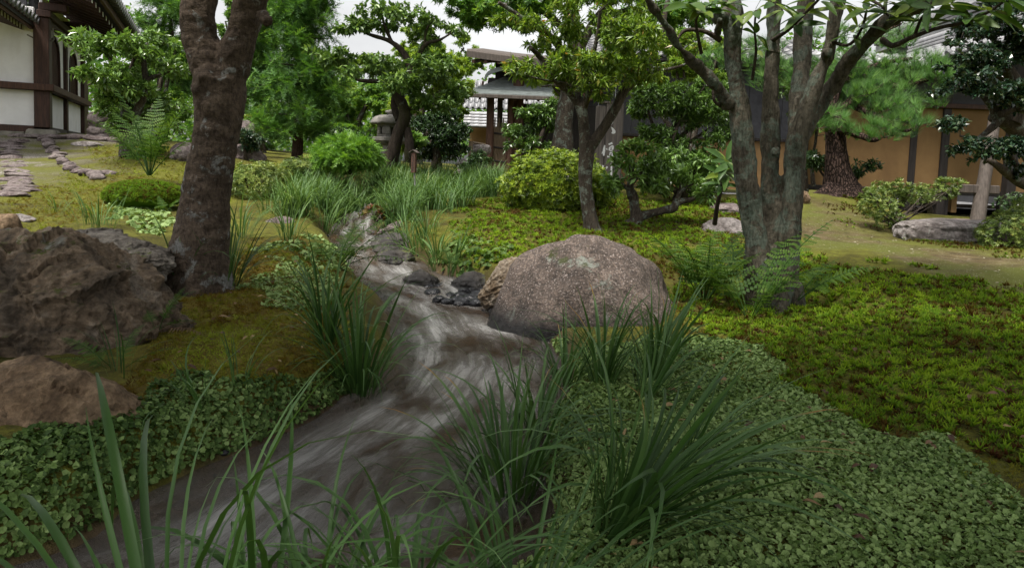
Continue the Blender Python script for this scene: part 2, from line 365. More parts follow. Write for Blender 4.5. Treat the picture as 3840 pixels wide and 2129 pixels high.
def tps(x, y):
    sh = np.shape(x); Q = np.stack([np.ravel(x), np.ravel(y)], -1); o = np.empty(len(Q))
    for i in range(0, len(Q), 20000):
        q = Q[i:i + 20000]; d2 = ((q[:, None] - CW[None, :, :2]) ** 2).sum(-1)
        o[i:i + 20000] = (.5 * d2 * np.log(d2 + 1e-12)) @ _w[:-3] + _w[-3] + q @ _w[-2:]
    return o.reshape(sh)
# stream: (y, left x, right x, water z) -- flows from far to near
ST = np.array([(-4,-16,-11,-.03),(-1,-6.8,-4.3,-.02),(0,-4.3,-2.4,-.01),(.5,-3.1,-1.5,0),(.8,-2.4,-.98,0),(1.1,-1.8,-.52,0),(1.4,-1.38,-.17,0),(1.7,-1.1,.03,0),(2.4,-.88,.10,0),(2.94,-.66,.17,.005),(3.4,-.60,.2,.008),(3.85,-.66,.2,.01),(4.4,-.82,.08,.015),
 (4.95,-.97,-.12,.03),(5.6,-1.2,-.42,.06),(6.3,-1.46,-.82,.1),(7.0,-1.78,-1.2,.16),(7.7,-2.0,-1.55,.22),(8.3,-2.08,-1.7,.29),(9.0,-2.1,-1.8,.42),(10.0,-2.35,-2.05,.5),(11.5,-2.9,-2.6,.58)])
ST[:, 1] += np.where((ST[:, 0] > .4) & (ST[:, 0] < 5.2), .12, 0)
def st_at(y): return [np.interp(y, ST[:, 0], ST[:, c]) for c in (1, 2, 3)]
def ground_z(x, y, detail=True):
    x = np.asarray(x, float); y = np.asarray(y, float)
    z = tps(np.clip(x, -26, 26), np.clip(y, -9, 36)); z = np.clip(z, .05, 1.9)
    if detail:
        p = np.stack([x, y, np.zeros_like(x)], -1); z = z + .02 * fbm(p * 1.7, 3) + .008 * fbm(p * 9, 2)
    l, r, w = st_at(y); e = np.minimum(x - l, r - x)          # >0 inside the channel
    wob = .05 * fbm(np.stack([x * 3, y * 3, np.full_like(x, 5.0)], -1), 2); e = e + wob
    bed = w - .10 - .05 * smooth(0, .3, e)
    f = np.where(y < 11.4, smooth(.03, np.where(x < (l + r) / 2, -.34, -.2), e) ** .8, 1.0)
    z = np.where(f < 1, bed * (1 - f) + np.maximum(z, w + .03) * f, z)
    return z
gx = np.concatenate([-np.geomspace(400, 4.2, 46), np.arange(-4.1, 4.1, .052), np.geomspace(4.2, 400, 46)])
gy = np.concatenate([-np.geomspace(300, 4, 18), np.linspace(-3.5, .4, 24), np.arange(.44, 7.5, .05), np.geomspace(7.56, 30, 110), np.geomspace(32, 600, 26)])
GX, GY = np.meshgrid(gx, gy); GZ = ground_z(GX, GY)
NXg, NYg = len(gx), len(gy)
def gz(x, y):
    x = np.asarray(x, float); y = np.asarray(y, float)
    i = np.clip(np.searchsorted(gx, x) - 1, 0, NXg - 2); j = np.clip(np.searchsorted(gy, y) - 1, 0, NYg - 2)
    u = (x - gx[i]) / (gx[i + 1] - gx[i]); v = (y - gy[j]) / (gy[j + 1] - gy[j])
    return (GZ[j, i] * (1 - u) + GZ[j, i + 1] * u) * (1 - v) + (GZ[j + 1, i] * (1 - u) + GZ[j + 1, i + 1] * u) * v
def gnorm(x, y, e=.03):
    return unit(np.stack([-(gz(x + e, y) - gz(x - e, y)) / (2 * e), -(gz(x, y + e) - gz(x, y - e)) / (2 * e), np.ones_like(np.asarray(x, float))], -1))
def G(px, d, dz=0.0):
    """ground point below photograph column px at depth d (roll taken into account by one refinement)"""
    py = 800.0
    for _ in range(4):
        q = P(px, py, d); q[2] = gz(q[0], q[1]); py = proj(q)[1]
    q[2] += dz; return q
def hit(px, py):
    """first ground point along the pixel's ray"""
    r = ray(px, py); d = np.linspace(.8, 40, 1600); z = CAMZ + r[2] * d; g = gz(r[0] * d, d); k = np.argmax(z < g)
    return np.array([r[0] * d[k], d[k], g[k]])

# ground zones, outlined in the photograph and carried onto the ground by their rays
Z_PATH = [(3010,700),(3200,760),(3300,860),(3400,905),(3750,950),(3840,960),(4600,1000),(4600,1160),(3840,1100),(3500,1030),(3250,930),(3060,940),(3000,860)]
Z_HAIR_R = [(2480,1130),(2620,1040),(2800,1000),(3000,960),(3150,985),(3500,1035),(3840,1110),(4600,1260),(4600,2100),(3840,1740),(3500,1640),(3250,1600),(3000,1440),(2850,1330),(2650,1240)]
Z_HAIR_M = [(1690,830),(1780,780),(1880,740),(2300,730),(2760,760),(2830,860),(2900,960),(2780,1040),(2600,1060),(2540,1100),(2300,900),(1980,1010),(1790,1010),(1700,950)]
Z_LIV_R = [(1900,1560),(1990,1400),(2060,1320),(2350,1290),(2620,1240),(2850,1330),(3000,1440),(3250,1600),(3500,1640),(3700,1740),(3840,1830),(4600,2200),(4600,3200),(1500,3200),(1750,2500),(1950,1800)]
Z_FEATHER = [(420,1560),(480,1380),(650,1140),(820,1000),(960,900),(1120,880),(1230,960),(1290,1150),(1300,1420),(1000,1450),(700,1470),(560,1560)]
Z_LIV_L = [(-300,1640),(150,1590),(420,1560),(560,1490),(800,1420),(1250,1390),(1450,1420),(1420,1560),(900,1800),(600,1950),(-300,2400)]
Z_LIV_P = [(920,1100),(1000,1020),(1180,1000),(1260,1080),(1240,1180),(1080,1170)]
Z_GRAVEL = [(-400,600),(-200,500),(150,500),(420,520),(330,535),(170,530),(215,600),(240,680),(120,640),(85,540),(30,560),(60,700),(-400,760)]
Z_DRY = [(540,480),(1000,560),(1500,640),(2500,640),(3100,640),(3000,700),(2700,730)]
qx, qy, qd = proj(np.stack([GX, GY, GZ], -1)); okf = GY > .5
def zone(poly): return (inpoly(qx, qy, poly) & okf).astype(float)
def blur(a, n=2):
    for _ in range(n):
        b = a.copy(); b[1:-1, 1:-1] = (a[1:-1, 1:-1] * 2 + a[:-2, 1:-1] + a[2:, 1:-1] + a[1:-1, :-2] + a[1:-1, 2:]) / 6; a = b
    return a
_l, _r, _wz = st_at(GY); BED = ((GX > _l - .14) & (GX < _r + .14) & (GZ < _wz + .075) & (GY < 11.4)).astype(float)
ZC = np.stack([blur(zone(Z_PATH), 3), blur(zone(Z_FEATHER), 2), blur(BED, 1), blur(zone(Z_GRAVEL), 2)], -1)

def ground_material():
    m, n, b, out = mat('mossy_ground'); k = N(n); pos = k.coord((1, 1, 1), False)
    a = k.new('Attribute', attribute_name='zone'); s = k.new('SeparateColor'); n.links.new(a.outputs['Color'], s.inputs[0]); alpha = a.outputs['Alpha']
    n1 = k.noise(1.1, pos, 6, .62, .3); n2 = k.noise(7, pos, 6, .68); n3 = k.noise(45, pos, 4, .7)
    moss = k.ramp(k.math('ADD', k.math('MULTIPLY', n1, .6), k.math('MULTIPLY', n2, .4)), [(.33, (.036, .028, .007)), (.46, (.07, .065, .008)), (.56, (.115, .118, .013)), (.72, (.165, .165, .03))])
    moss = k.mix(k.ramp(n3, [(.35, .65), (.6, 0.0)]), moss, (.018, .018, .005))
    soil = k.ramp(n2, [(.3, (.04, .027, .013)), (.5, (.08, .06, .026)), (.7, (.14, .11, .06))]); soil = k.mix(k.ramp(k.math('ADD', n1, k.math('MULTIPLY', n3, .22)), [(.5, .0), (.66, .9)]), soil, (.075, .085, .013))
    soil = k.mix(k.ramp(k.noise(60, pos, 2, .5), [(.66, 0.0), (.7, .8)]), soil, (.3, .28, .23))
    fea = k.ramp(k.math('ADD', k.math('MULTIPLY', n2, .6), k.math('MULTIPLY', n3, .4)), [(.35, (.04, .026, .006)), (.5, (.1, .075, .009)), (.65, (.14, .14, .016))])
    bed = k.ramp(n2, [(.3, (.03, .019, .01)), (.7, (.11, .07, .038))]); bed = k.mix(k.ramp(k.voro(26, pos), [(.1, .6), (.4, 0.0)]), bed, (.012, .01, .008))
    gr = k.ramp(k.voro(70, pos, 'F1', 'Color'), [(.2, (.1, .085, .07)), (.6, (.2, .18, .16)), (.95, (.36, .34, .31))]); gr = k.mix(k.ramp(k.math('ADD', n1, k.math('MULTIPLY', n2, .4)), [(.66, 0.0), (.78, .9)]), gr, (.07, .075, .012))
    c = k.mix(s.outputs[0], moss, soil); c = k.mix(s.outputs[1], c, fea); c = k.mix(alpha, c, gr); c = k.mix(s.outputs[2], c, bed)
    k.set(b.inputs['Base Color'], c); k.set(b.inputs['Roughness'], k.ramp(s.outputs[2], [(0, .95), (1, .4)])); b.inputs['Specular IOR Level'].default_value = .2
    h = k.math('ADD', k.math('MULTIPLY', n2, .5), n3); k.set(b.inputs['Normal'], k.bump(h, .9, .015))
    return m
V = np.stack([GX, GY, GZ], -1).reshape(-1, 3); I = (np.arange(NYg - 1)[:, None] * NXg + np.arange(NXg - 1)[None]).ravel()
F = np.stack([I, I + 1, I + NXg + 1, I + NXg], -1)
ground = part('ground', piece(V, F), ground_material()); tag(ground, 'moss covered garden ground rising from the stream', 'ground', kind='structure')
ca = ground.data.attributes.new('zone', 'FLOAT_COLOR', 'POINT'); ca.data.foreach_set('color', ZC.reshape(-1, 4).astype(np.float32).ravel())

# water
def water_material():
    m, n, b, out = mat('stream_water'); k = N(n)
    uv = k.new('UVMap', uv_map='flow').outputs[0]
    def mp(sx, sy):
        o = k.new('Mapping'); o.inputs['Scale'].default_value = (sx, sy, 1); n.links.new(uv, o.inputs['Vector']); return o.outputs[0]
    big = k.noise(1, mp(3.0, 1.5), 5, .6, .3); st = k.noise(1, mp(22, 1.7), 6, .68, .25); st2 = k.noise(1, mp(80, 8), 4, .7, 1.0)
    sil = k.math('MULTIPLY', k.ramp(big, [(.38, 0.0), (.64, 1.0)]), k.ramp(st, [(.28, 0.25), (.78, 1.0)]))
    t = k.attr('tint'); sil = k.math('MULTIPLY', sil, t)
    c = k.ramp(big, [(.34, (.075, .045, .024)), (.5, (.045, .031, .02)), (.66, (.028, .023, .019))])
    c = k.mix(k.math('MULTIPLY', sil, .9), c, (.64, .63, .61))  # pale streaks: foam plus reflected sky sheen painted into the base colour
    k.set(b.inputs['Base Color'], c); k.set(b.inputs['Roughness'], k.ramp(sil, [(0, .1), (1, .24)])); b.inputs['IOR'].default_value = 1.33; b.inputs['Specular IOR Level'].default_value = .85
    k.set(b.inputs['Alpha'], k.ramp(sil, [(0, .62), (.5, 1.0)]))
    h = k.math('ADD', k.math('ADD', k.math('MULTIPLY', big, 2.2), st), k.math('MULTIPLY', st2, .35)); k.set(b.inputs['Normal'], k.bump(h, .75, .04))
    return m
ys = np.concatenate([np.arange(-4, 1.2, .2), np.arange(1.2, 11.3, .04)]); ks = np.linspace(-.16, 1.16, 41)
YY, KK = np.meshgrid(ys, ks, indexing='ij'); L_, R_, W_ = st_at(YY)
XX = L_ + (R_ - L_) * KK; arc = np.concatenate([[0], np.cumsum(np.hypot(np.diff(ys), np.diff((st_at(ys)[0] + st_at(ys)[1]) / 2)))])[:, None] + 0 * KK
sp = np.clip(np.gradient(np.interp(ys, ST[:, 0], ST[:, 3]), ys) * 7, 0, 1)[:, None] + 0 * KK     # steeper = more broken water
rip = .012 * fbm(np.stack([KK * 5 + 3, arc * 2.6, 0 * KK], -1), 3) * (1 + 1.6 * sp) + .012 * sp * fbm(np.stack([KK * 9, arc * 5, 0 * KK + 4], -1), 3)
WV = np.stack([XX, YY, W_ + rip], -1).reshape(-1, 3); nk = len(ks); I = (np.arange(len(ys) - 1)[:, None] * nk + np.arange(nk - 1)[None]).ravel()
sheen_amt = np.clip(.7 + .25 * smooth(2.0, 2.8, YY) + .25 * sp - .35 * smooth(4.8, 6.0, YY), 0, 1.1) * (1 - .7 * smooth(.34, .56, np.abs(KK - .5)))  # strength of the painted foam and sky sheen, fading at the edges
stream = part('stream', piece(WV, np.stack([I, I + 1, I + nk + 1, I + nk], -1), sheen_amt.ravel(), uv=np.stack([KK, arc], -1).reshape(-1, 2)), water_material())
tag(stream, 'shallow brown stream running between mossy banks', 'stream', kind='structure')

# ------------------------------------------------------------------ shared materials
M_WHITE = simple('lime_plaster', (.74, .735, .73), (.86, .855, .85), 3, .9, bump=.08, stain=(.62, .6, .56))
M_DARKWOOD = simple('dark_brown_wood', (.022, .011, .008), (.075, .036, .024), 3, .6, (14, 14, 1.2), .3)
M_GREYWOOD = simple('weathered_wood', (.04, .032, .026), (.11, .09, .077), 3, .75, (14, 14, 1.2), .4)
M_REDWOOD = simple('reddish_brown_wood', (.035, .017, .011), (.11, .055, .036), 3, .65, (14, 14, 1.2), .3)
M_BLACKWOOD = simple('blackened_wood', (.008, .006, .006), (.03, .024, .022), 3, .6, (12, 12, 1.5), .3)
M_OCHRE = simple('ochre_clay_plaster', (.14, .083, .034), (.19, .115, .048), 2.5, .95, bump=.06, stain=(.105, .06, .026))
M_TILE = simple('grey_roof_tile', (.14, .14, .145), (.32, .32, .33), 5, .38, bump=.12, spec=.5)
M_TILED = simple('dark_roof_tile', (.05, .05, .055), (.16, .16, .165), 6, .45, bump=.2, spec=.5)
M_COPPER = simple('grey_green_shingle', (.1, .115, .11), (.2, .225, .22), 9, .5, (1, 1, 1), .2, .5)
M_STONE = simple('hewn_grey_stone', (.13, .12, .1), (.27, .25, .21), 9, .9, bump=.6, stain=(.1, .105, .06))
M_LANTERN = simple('weathered_lantern_stone', (.1, .095, .088), (.24, .225, .205), 8, .9, bump=.7, stain=(.06, .065, .035))
M_GREYWALL = simple('dark_grey_boards', (.03, .03, .033), (.06, .06, .066), 4, .7, (1, 1, 1), .2)
M_PALE = simple('pale_paint', (.5, .5, .48), (.7, .7, .67), 6, .7)
M_WHITEPAINT = simple('white_paint', (.6, .6, .6), (.8, .8, .8), 30, .7, bump=.1)
M_BAMBOO = simple('aged_bamboo', (.08, .055, .035), (.2, .15, .095), 6, .5, (8, 8, 1), .2)

# ------------------------------------------------------------------ temple on the left
UZ = np.array([0, 0, 1.0])
def temple():
    c0 = P(163, 480, 14.0); rd = np.array([-.40, .917, 0]); rd /= np.linalg.norm(rd); nr = np.array([rd[1], -rd[0], 0])   # right face runs along rd, faces nr
    ld = -nr; nl = -rd                                                                                                # left face runs along ld, faces nl
    z0 = c0[2]; T = thing('temple_hall', 'white plastered temple hall with dark timber posts and arched windows', 'building', c0)
    ZR0, ZR1, ZT = z0 + .74, z0 + .87, z0 + 2.2
    def rbox(name, s0, s1, za, zb, dep, off, m, par=T, lab=None):      # on the right face: along s, height, depth outwards
        c = c0 + rd * (s0 + s1) / 2 + nr * off + UZ * ((za + zb) / 2 - z0); return part(name, bevbox(c, rd * (s1 - s0), nr * dep, UZ * (zb - za), .008), m, par)
    def lbox(name, s0, s1, za, zb, dep, off, m, par=T):
        c = c0 + ld * (s0 + s1) / 2 + nl * off + UZ * ((za + zb) / 2 - z0); return part(name, bevbox(c, ld * (s1 - s0), nl * dep, UZ * (zb - za), .008), m, par)
    posts = [(.0, .27), (2.05, .17), (4.25, .2)]
    for s, w in posts:
        c = c0 + rd * s + UZ * 1.1; part('post', bevbox(c, rd * w, nr * w, UZ * 2.2, .012), M_DARKWOOD, T)
    for s in (2.1, 4.2):
        c = c0 + ld * s + UZ * 1.1; part('post', bevbox(c, ld * .22, nl * .24, UZ * 2.2, .012), M_DARKWOOD, T)
    # plaster panels, lower and upper
    for a, b in ((.14, 1.96), (2.14, 4.14)):
        rbox('plaster_panel', a, b, z0 + .03, ZR0 - .002, .06, -.02, M_WHITE)
        rbox('sill_beam', a, b, z0 - .1, z0 + .03, .14, .01, M_GREYWOOD)
        # upper panel with an arched opening (bell-shaped window)
        mid = (a + b) / 2 ; hw = .52; zb, zs, zt = ZR1, ZR1 + .82, ZR1 + 1.13
        prof = [(-hw, 0), (-hw * .97, .45), (-hw * .9, .82), (-hw * .72, .99), (-hw * .42, 1.08), (-hw * .2, 1.1), (0, 1.19)]
        prof = prof + [(-x, z) for x, z in prof[-2::-1]]
        lo, hi = ZR1, ZT - .1; pts = []
        for x, z in prof: pts.append(c0 + rd * (mid + x) + UZ * (zb + z - z0))
        top = [c0 + rd * (mid + x * 1.0) + UZ * (hi - z0) for x, z in prof]
        Vv = np.array(pts + top) ; nP = len(prof); Ff = [[i, i + 1, nP + i + 1, nP + i] for i in range(nP - 1)]
        L = [c0 + rd * a + UZ * (lo - z0), c0 + rd * a + UZ * (hi - z0), c0 + rd * b + UZ * (lo - z0), c0 + rd * b + UZ * (hi - z0)]
        Vv = np.vstack([Vv, L]); Ff += [[2 * nP, 0, nP, 2 * nP + 1], [nP - 1, 2 * nP + 2, 2 * nP + 3, 2 * nP - 1]]
        part('plaster_panel', piece(Vv + nr * .012, Ff, sm=False), M_WHITE, T)
        wn = part('window', piece(np.array([p - nr * .05 for p in pts] + [c0 + rd * mid + UZ * (zb + .4 - z0) - nr * .05]), [[i, i + 1, nP] for i in range(nP - 1)] + [[nP - 1, 0, nP]], sm=False), M_BLACKWOOD, T)
        fr = []
        for w_, o_ in ((0.0, .016), (.055, .03)):
            pass
        ctr = np.array([c0 + rd * mid + UZ * (zb + .5 - z0)])
        outer = np.array(pts); inner = outer + (ctr - outer) * .1
        FV = np.vstack([outer + nr * .035, inner + nr * .035, inner - nr * .04, outer + nr * .0])
        FF = []
        for i in range(nP - 1):
            for r_ in range(3): FF.append([r_ * nP + i, r_ * nP + i + 1, (r_ + 1) * nP + i + 1, (r_ + 1) * nP + i])
        part('window_frame', piece(FV, FF, sm=False), M_DARKWOOD, wn)
        for q in range(9):
            x = -hw * .86 + q * (hw * 1.72 / 8); ztop = np.interp(x, [p_[0] for p_ in prof], [p_[1] for p_ in prof]) - .06
            cc = c0 + rd * (mid + x) + UZ * (zb + ztop / 2 - z0) - nr * .02; part('slat', box(cc, rd * .045, nr * .03, UZ * ztop), M_REDWOOD, wn)
        rbox('head_beam', a, b, ZT - .11, ZT - .003, .15, .03, M_DARKWOOD)
    rbox('rail', -.2, 4.36, ZR0, ZR1, .15, .155, M_REDWOOD)
    rbox('eave_wall', .0, 4.3, ZT + .13, ZT + .45, .06, -.02, M_WHITE); rbox('wall_plate', -.2, 4.9, ZT, ZT + .13, .24, .06, M_DARKWOOD)
    # left face
    lbox('plaster_panel', .14, 2.0, z0 + .03, ZR0 - .002, .06, -.02, M_WHITE); lbox('plaster_panel', .14, 2.0, ZR1, ZT + .2, .06, -.022, M_WHITE)
    lbox('plaster_panel', 2.2, 4.1, z0 + .03, ZR0 - .002, .06, -.02, M_WHITE); lbox('plaster_panel', 2.2, 4.1, ZR1, ZT + .2, .06, -.022, M_WHITE)
    lbox('sill_beam', .14, 4.3, z0 - .1, z0 + .03, .16, .0, M_DARKWOOD); lbox('rail', -.23, 4.4, ZR0, ZR1, .15, .155, M_REDWOOD)
    lbox('wall_core', .3, 4.2, z0 - .05, ZT + 1.2, .1, -.25, M_GREYWALL); rbox('wall_core', .3, 4.2, z0 - .05, ZT + .6, .1, -.25, M_GREYWALL)
    rbox('back_wing_wall', 4.36, 8.5, z0 - .1, ZT, .1, -.5, M_DARKWOOD)
    for i in range(5): rbox('wing_board', 4.5 + i * .75, 4.62 + i * .75, z0 - .1, ZT, .05, -.42, M_REDWOOD)
    # footing stones
    for s, w, h in ((0, .5, .17), (2.05, .42, .14), (4.25, .42, .14)):
        c = c0 + rd * s - UZ * (.1 + .07); b_ = bevbox(c, rd * w, nr * w, UZ * (h + .1), .03); V_ = b_[0].copy(); lowm = V_[:, 2] < c[2]; V_[lowm] = c + (V_[lowm] - c) * np.array([1.2, 1.2, 1])
        part('footing_stone', (V_,) + b_[1:], M_STONE, T)
    rbox('stone_plinth', .3, 4.4, z0 - .36, z0 - .1, .3, -.0, M_STONE); lbox('stone_plinth', .3, 4.4, z0 - .36, z0 - .1, .3, -.0, M_STONE)
    # main eave over the right face
    E = 1.02; z_e = 4.07 - .02; zw = z_e + .3
    roof = part('roof', [box(c0 + rd * 3 + nr * .52 + UZ * (zw - z0 - .02 + .02), rd * 9.0, nr * 1.35 + UZ * -.38, UZ * .05)], M_BLACKWOOD, T)
    for i in range(16):
        s = -1.1 + i * .46
        a = c0 + rd * s - nr * .1 + UZ * (zw - z0 - .06); b = c0 + rd * s + nr * E + UZ * (z_e - z0 - .1)
        part('rafter', box((a + b) / 2, rd * .085, b - a, UZ * .1), M_DARKWOOD, T); part('rafter_end', box(b + nr * .004, rd * .08, nr * .01, UZ * .095), M_PALE, T)
    part('fascia', bevbox(c0 + rd * 3 + nr * (E + .12) + UZ * (z_e - z0 + .02), rd * 9, nr * .07, UZ * .14, .01), M_REDWOOD, T)
    for i in range(34):
        s = -1.2 + i * .25; b = c0 + rd * s + nr * (E + .34) + UZ * (z_e - z0 + .12); a = c0 + rd * s - nr * .3 + UZ * (zw - z0 + .3)
        part('round_tile', tube([b, (a + b) / 2, a], .065, 3, 8, mi=0) + tube([b - (a - b) * .01, b + (a - b) * .02], .085, 2, 10), M_TILED, roof)
    part('tile_bed', box(c0 + rd * 3 + nr * .5 + UZ * (zw - z0 + .13), rd * 8.7, nr * 1.6 + UZ * -.42, UZ * .06), M_TILED, roof)
    # bracket blocks under the eave
    for s in (.0, 2.05, 4.2):
        part('bracket', bevbox(c0 + rd * s + nr * .2 + UZ * (ZT - z0 + .22), rd * .2, nr * .5, UZ * .16, .02), M_DARKWOOD, T)
    # porch roof that comes towards the garden from the left face
    we = c0 + ld * .32 + UZ * (3.47 - z0); up = ld * 1.0 + UZ * .30
    pr = part('porch_roof', box(we + up * 1.0 + nl * 2.0 + UZ * .11, up * 2.4, nl * 4.0, UZ * .07), M_BLACKWOOD, T)
    for i in range(14):
        a = we + nl * (.06 + i * .21); b = a + up * 2.2
        part('rafter', box((a + b) / 2, (b - a), nl * .09, UZ * .1), M_DARKWOOD, T); part('rafter_end', box(a - up * .004, up * .008, nl * .085, UZ * .095), M_PALE, T)
    part('porch_fascia', bevbox(we - ld * .14 + nl * 2.0 + UZ * .06, ld * .06, nl * 4.0, UZ * .16, .01), M_REDWOOD, T)
    for i in range(15):
        a = we - ld * .3 + nl * (.1 + i * .26) + UZ * .14; part('round_tile', tube([a, a + up * 1.2, a + up * 2.3], .06, 3, 8) + tube([a, a + up * .03], .08, 2, 10), M_TILED, pr)
    # thin rain pipe between eave and corner
    g = we - ld * .3 + UZ * -.05; part('rain_pipe', tube([g + ld * .24 - UZ * .08, g - ld * .02 - UZ * .2, g - ld * .18 - UZ * .16, g - ld * .2 + UZ * .1], .016, 10, 6), M_STONE, T)
    return c0, rd, nr
TC0, TRD, TNR = temple()

# ------------------------------------------------------------------ gate with shingled roof
def gate():
    b0 = P(1825, 655, 16.3); gz0 = b0[2]; T = thing('garden_gate', 'roofed timber garden gate with grey shingled pent roof and bamboo lattice', 'gate', b0)
    def post(px, d, w, zt, m, pyb=655):
        b = P(px, pyb, d); t_ = b.copy(); t_[2] = zt; part('post', tube([b - UZ * .1, (b + t_) / 2 + np.array([.012, 0, 0]), t_], [w, w * .95, w * .9], 7, 10, rough=.05, seed=px), m, T)
    post(1830, 16.3, .10, 2.75, M_REDWOOD); post(1866, 16.9, .075, 2.9, M_GREYWOOD, 640); post(1932, 16.6, .15, 3.3, M_REDWOOD, 640); post(1905, 16.35, .08, 2.75, M_REDWOOD, 645); post(2120, 16.4, .12, 3.3, M_REDWOOD, 640)
    # lower pent roof: courses of shingles from eave to top
    el, er = P(1722, 357, 15.8), P(2160, 357, 15.8); ze = (el[2] + er[2]) / 2; xl, xr = el[0], er[0]
    zt = 3.3; yt = 17.2; nC = 13; rf = part('pent_roof', [box([(xl + xr) / 2 + .3, 16.5, (ze + zt) / 2 - .07], [xr - xl - .6, 0, 0], [0, yt - 15.9, zt - ze], [0, 0, .05])], M_BLACKWOOD, T)
    for i in range(nC):
        f = i / nC; f2 = (i + 1.25) / nC; xa = xl + 1.02 * f; xa2 = xl + 1.02 * f2
        curve = lambda t: ze + (zt - ze) * (t * .86 + .14 * t * t)
        y1, y2 = 15.8 + (yt - 15.8) * f, 15.8 + (yt - 15.8) * f2; z1, z2 = curve(f) + .022, curve(f2)
        Vv = [[xa, y1, z1], [xr, y1, z1], [xr, y2, z2], [xa2, y2, z2], [xa, y1, z1 - .03], [xr, y1, z1 - .03]]
        part('shingle_course', piece(Vv, [[0, 1, 2, 3], [4, 5, 1, 0]], float(rng(i).uniform(.3, .7)), sm=False), M_COPPER, rf)
        # left hip of the pent roof
        Vv = [[xa, y1, z1], [xa2, y2, z2], [xa2 + .0, y2 + 1.5 * (1 - f), z2], [xa, y1 + 1.5 * (1 - f), z1]]
        part('shingle_course', piece(Vv, [[0, 1, 2, 3]], float(rng(i + 50).uniform(.3, .7)), sm=False), M_COPPER, rf)
    part('eave_board', bevbox([(xl + xr) / 2, 15.79, ze - .05], [xr - xl, 0, 0], [0, .05, 0], [0, 0, .085], .01), M_GREYWOOD, T)
    part('eave_board', bevbox([xl + .02, 16.5, ze - .05], [.05, 0, 0], [0, 1.4, 0], [0, 0, .085], .01), M_GREYWOOD, T)
    for i in range(11):
        x = xl + .2 + i * .27; part('rafter', box([x, 16.5, (ze + zt) / 2 - .13], [.05, 0, 0], [0, 1.3, (zt - ze) * .9], [0, 0, .06]), M_REDWOOD, T)
    # upper roof, thick curved edge, seen from below
    a, b = P(1752, 193, 16.0), P(2300, 222, 16.0)
    up_ = []
    for k_ in range(9):
        t_ = k_ / 8; x = a[0] + (b[0] - a[0]) * t_; z = a[2] + (b[2] - a[2]) * t_ - .1 * math.sin(math.pi * t_); up_.append((x, z))
    Vv = []; 
    for x, z in up_:
        for y, dz in ((15.9, -.14), (15.9, .0), (15.95, .05), (18.2, .46), (18.2, .3)): Vv.append([x + (.25 if y > 16 else 0), y, z + dz])
    Ff = []
    for k_ in range(8):
        for r_ in range(5): Ff.append([k_ * 5 + r_, k_ * 5 + 5 + r_, k_ * 5 + 5 + (r_ + 1) % 5, k_ * 5 + (r_ + 1) % 5])
    Ff += [[0, 1, 2, 3], [40, 43, 42, 41]]
    part('upper_roof', piece(Vv, Ff, sm=False), M_GREYWOOD, T)
    for i in range(12):
        x = a[0] + .15 + i * .29; z = a[2] - .2; part('rafter', box([x + .1, 16.9, z + .14], [.06, 0, 0], [.2, 1.9, .34], [0, 0, .08]), M_REDWOOD, T)
    for i in range(6):
        part('batten', box([(a[0] + b[0]) / 2 + .1, 16.15 + i * .28, a[2] - .2 + i * .05], [b[0] - a[0] - .3, 0, 0], [0, .04, 0], [0, 0, .03]), M_BAMBOO, T)
    # curved barge board below it and the dark gable wall
    arc_ = [P(1817, 292, 16.1), P(1822, 278, 16.1), P(1835, 265, 16.1), P(1870, 252, 16.1), P(1910, 245, 16.1), P(1990, 240, 16.1), P(2080, 246, 16.1), P(2140, 262, 16.1)]
    q = resample(arc_, 20); Vv = np.vstack([q, q - UZ * .1, q - UZ * .1 + [0, .06, 0], q + [0, .06, 0]]); n_ = 20
    part('barge_board', piece(Vv, [[r_ * n_ + i, r_ * n_ + i + 1, ((r_ + 1) % 4) * n_ + i + 1, ((r_ + 1) % 4) * n_ + i] for r_ in range(4) for i in range(n_ - 1)], sm=False), M_COPPER, T)
    part('gable_wall', box([.75, 17.35, 3.3], [2.6, 0, 0], [0, .08, 0], [0, 0, .95]), M_BLACKWOOD, T)
    part('tie_beam', bevbox([.45, 16.4, 2.78], [2.7, 0, 0], [0, .14, 0], [0, 0, .16], .01), M_DARKWOOD, T)
    part('inner_wall', box([1.1, 17.3, gz0 + .85], [2.1, 0, 0], [0, .08, 0], [0, 0, 1.9]), M_BLACKWOOD, T)
    # bamboo lattice between two posts
    l0, l1 = P(1842, 640, 16.35), P(1900, 640, 16.35)
    for i in range(11):
        x = l0[0] + (l1[0] - l0[0]) * (i + .5) / 11; h = 1.25 + .12 * math.sin(i * 2.1); part('bamboo_pole', tube([[x, 16.35, gz0 + .05], [x, 16.35, gz0 + h]], .017, 2, 6), M_BAMBOO, T)
    for zz in (.3, .62, .95):
        part('bamboo_rail', tube([[l0[0] - .05, 16.33, gz0 + zz + .05], [l1[0] + .05, 16.33, gz0 + zz]], .02, 2, 6), M_BLACKWOOD, T)
    part('screen_panel', box([(l0[0] + l1[0]) / 2 + .02, 16.8, gz0 + .5], [.55, 0, 0], [0, .03, 0], [0, 0, .9]), M_OCHRE, T)
    part('threshold', bevbox([.3, 16.2, gz0 - .02], [2.6, 0, 0], [0, .5, 0], [0, 0, .12], .02), M_STONE, T)
gate()

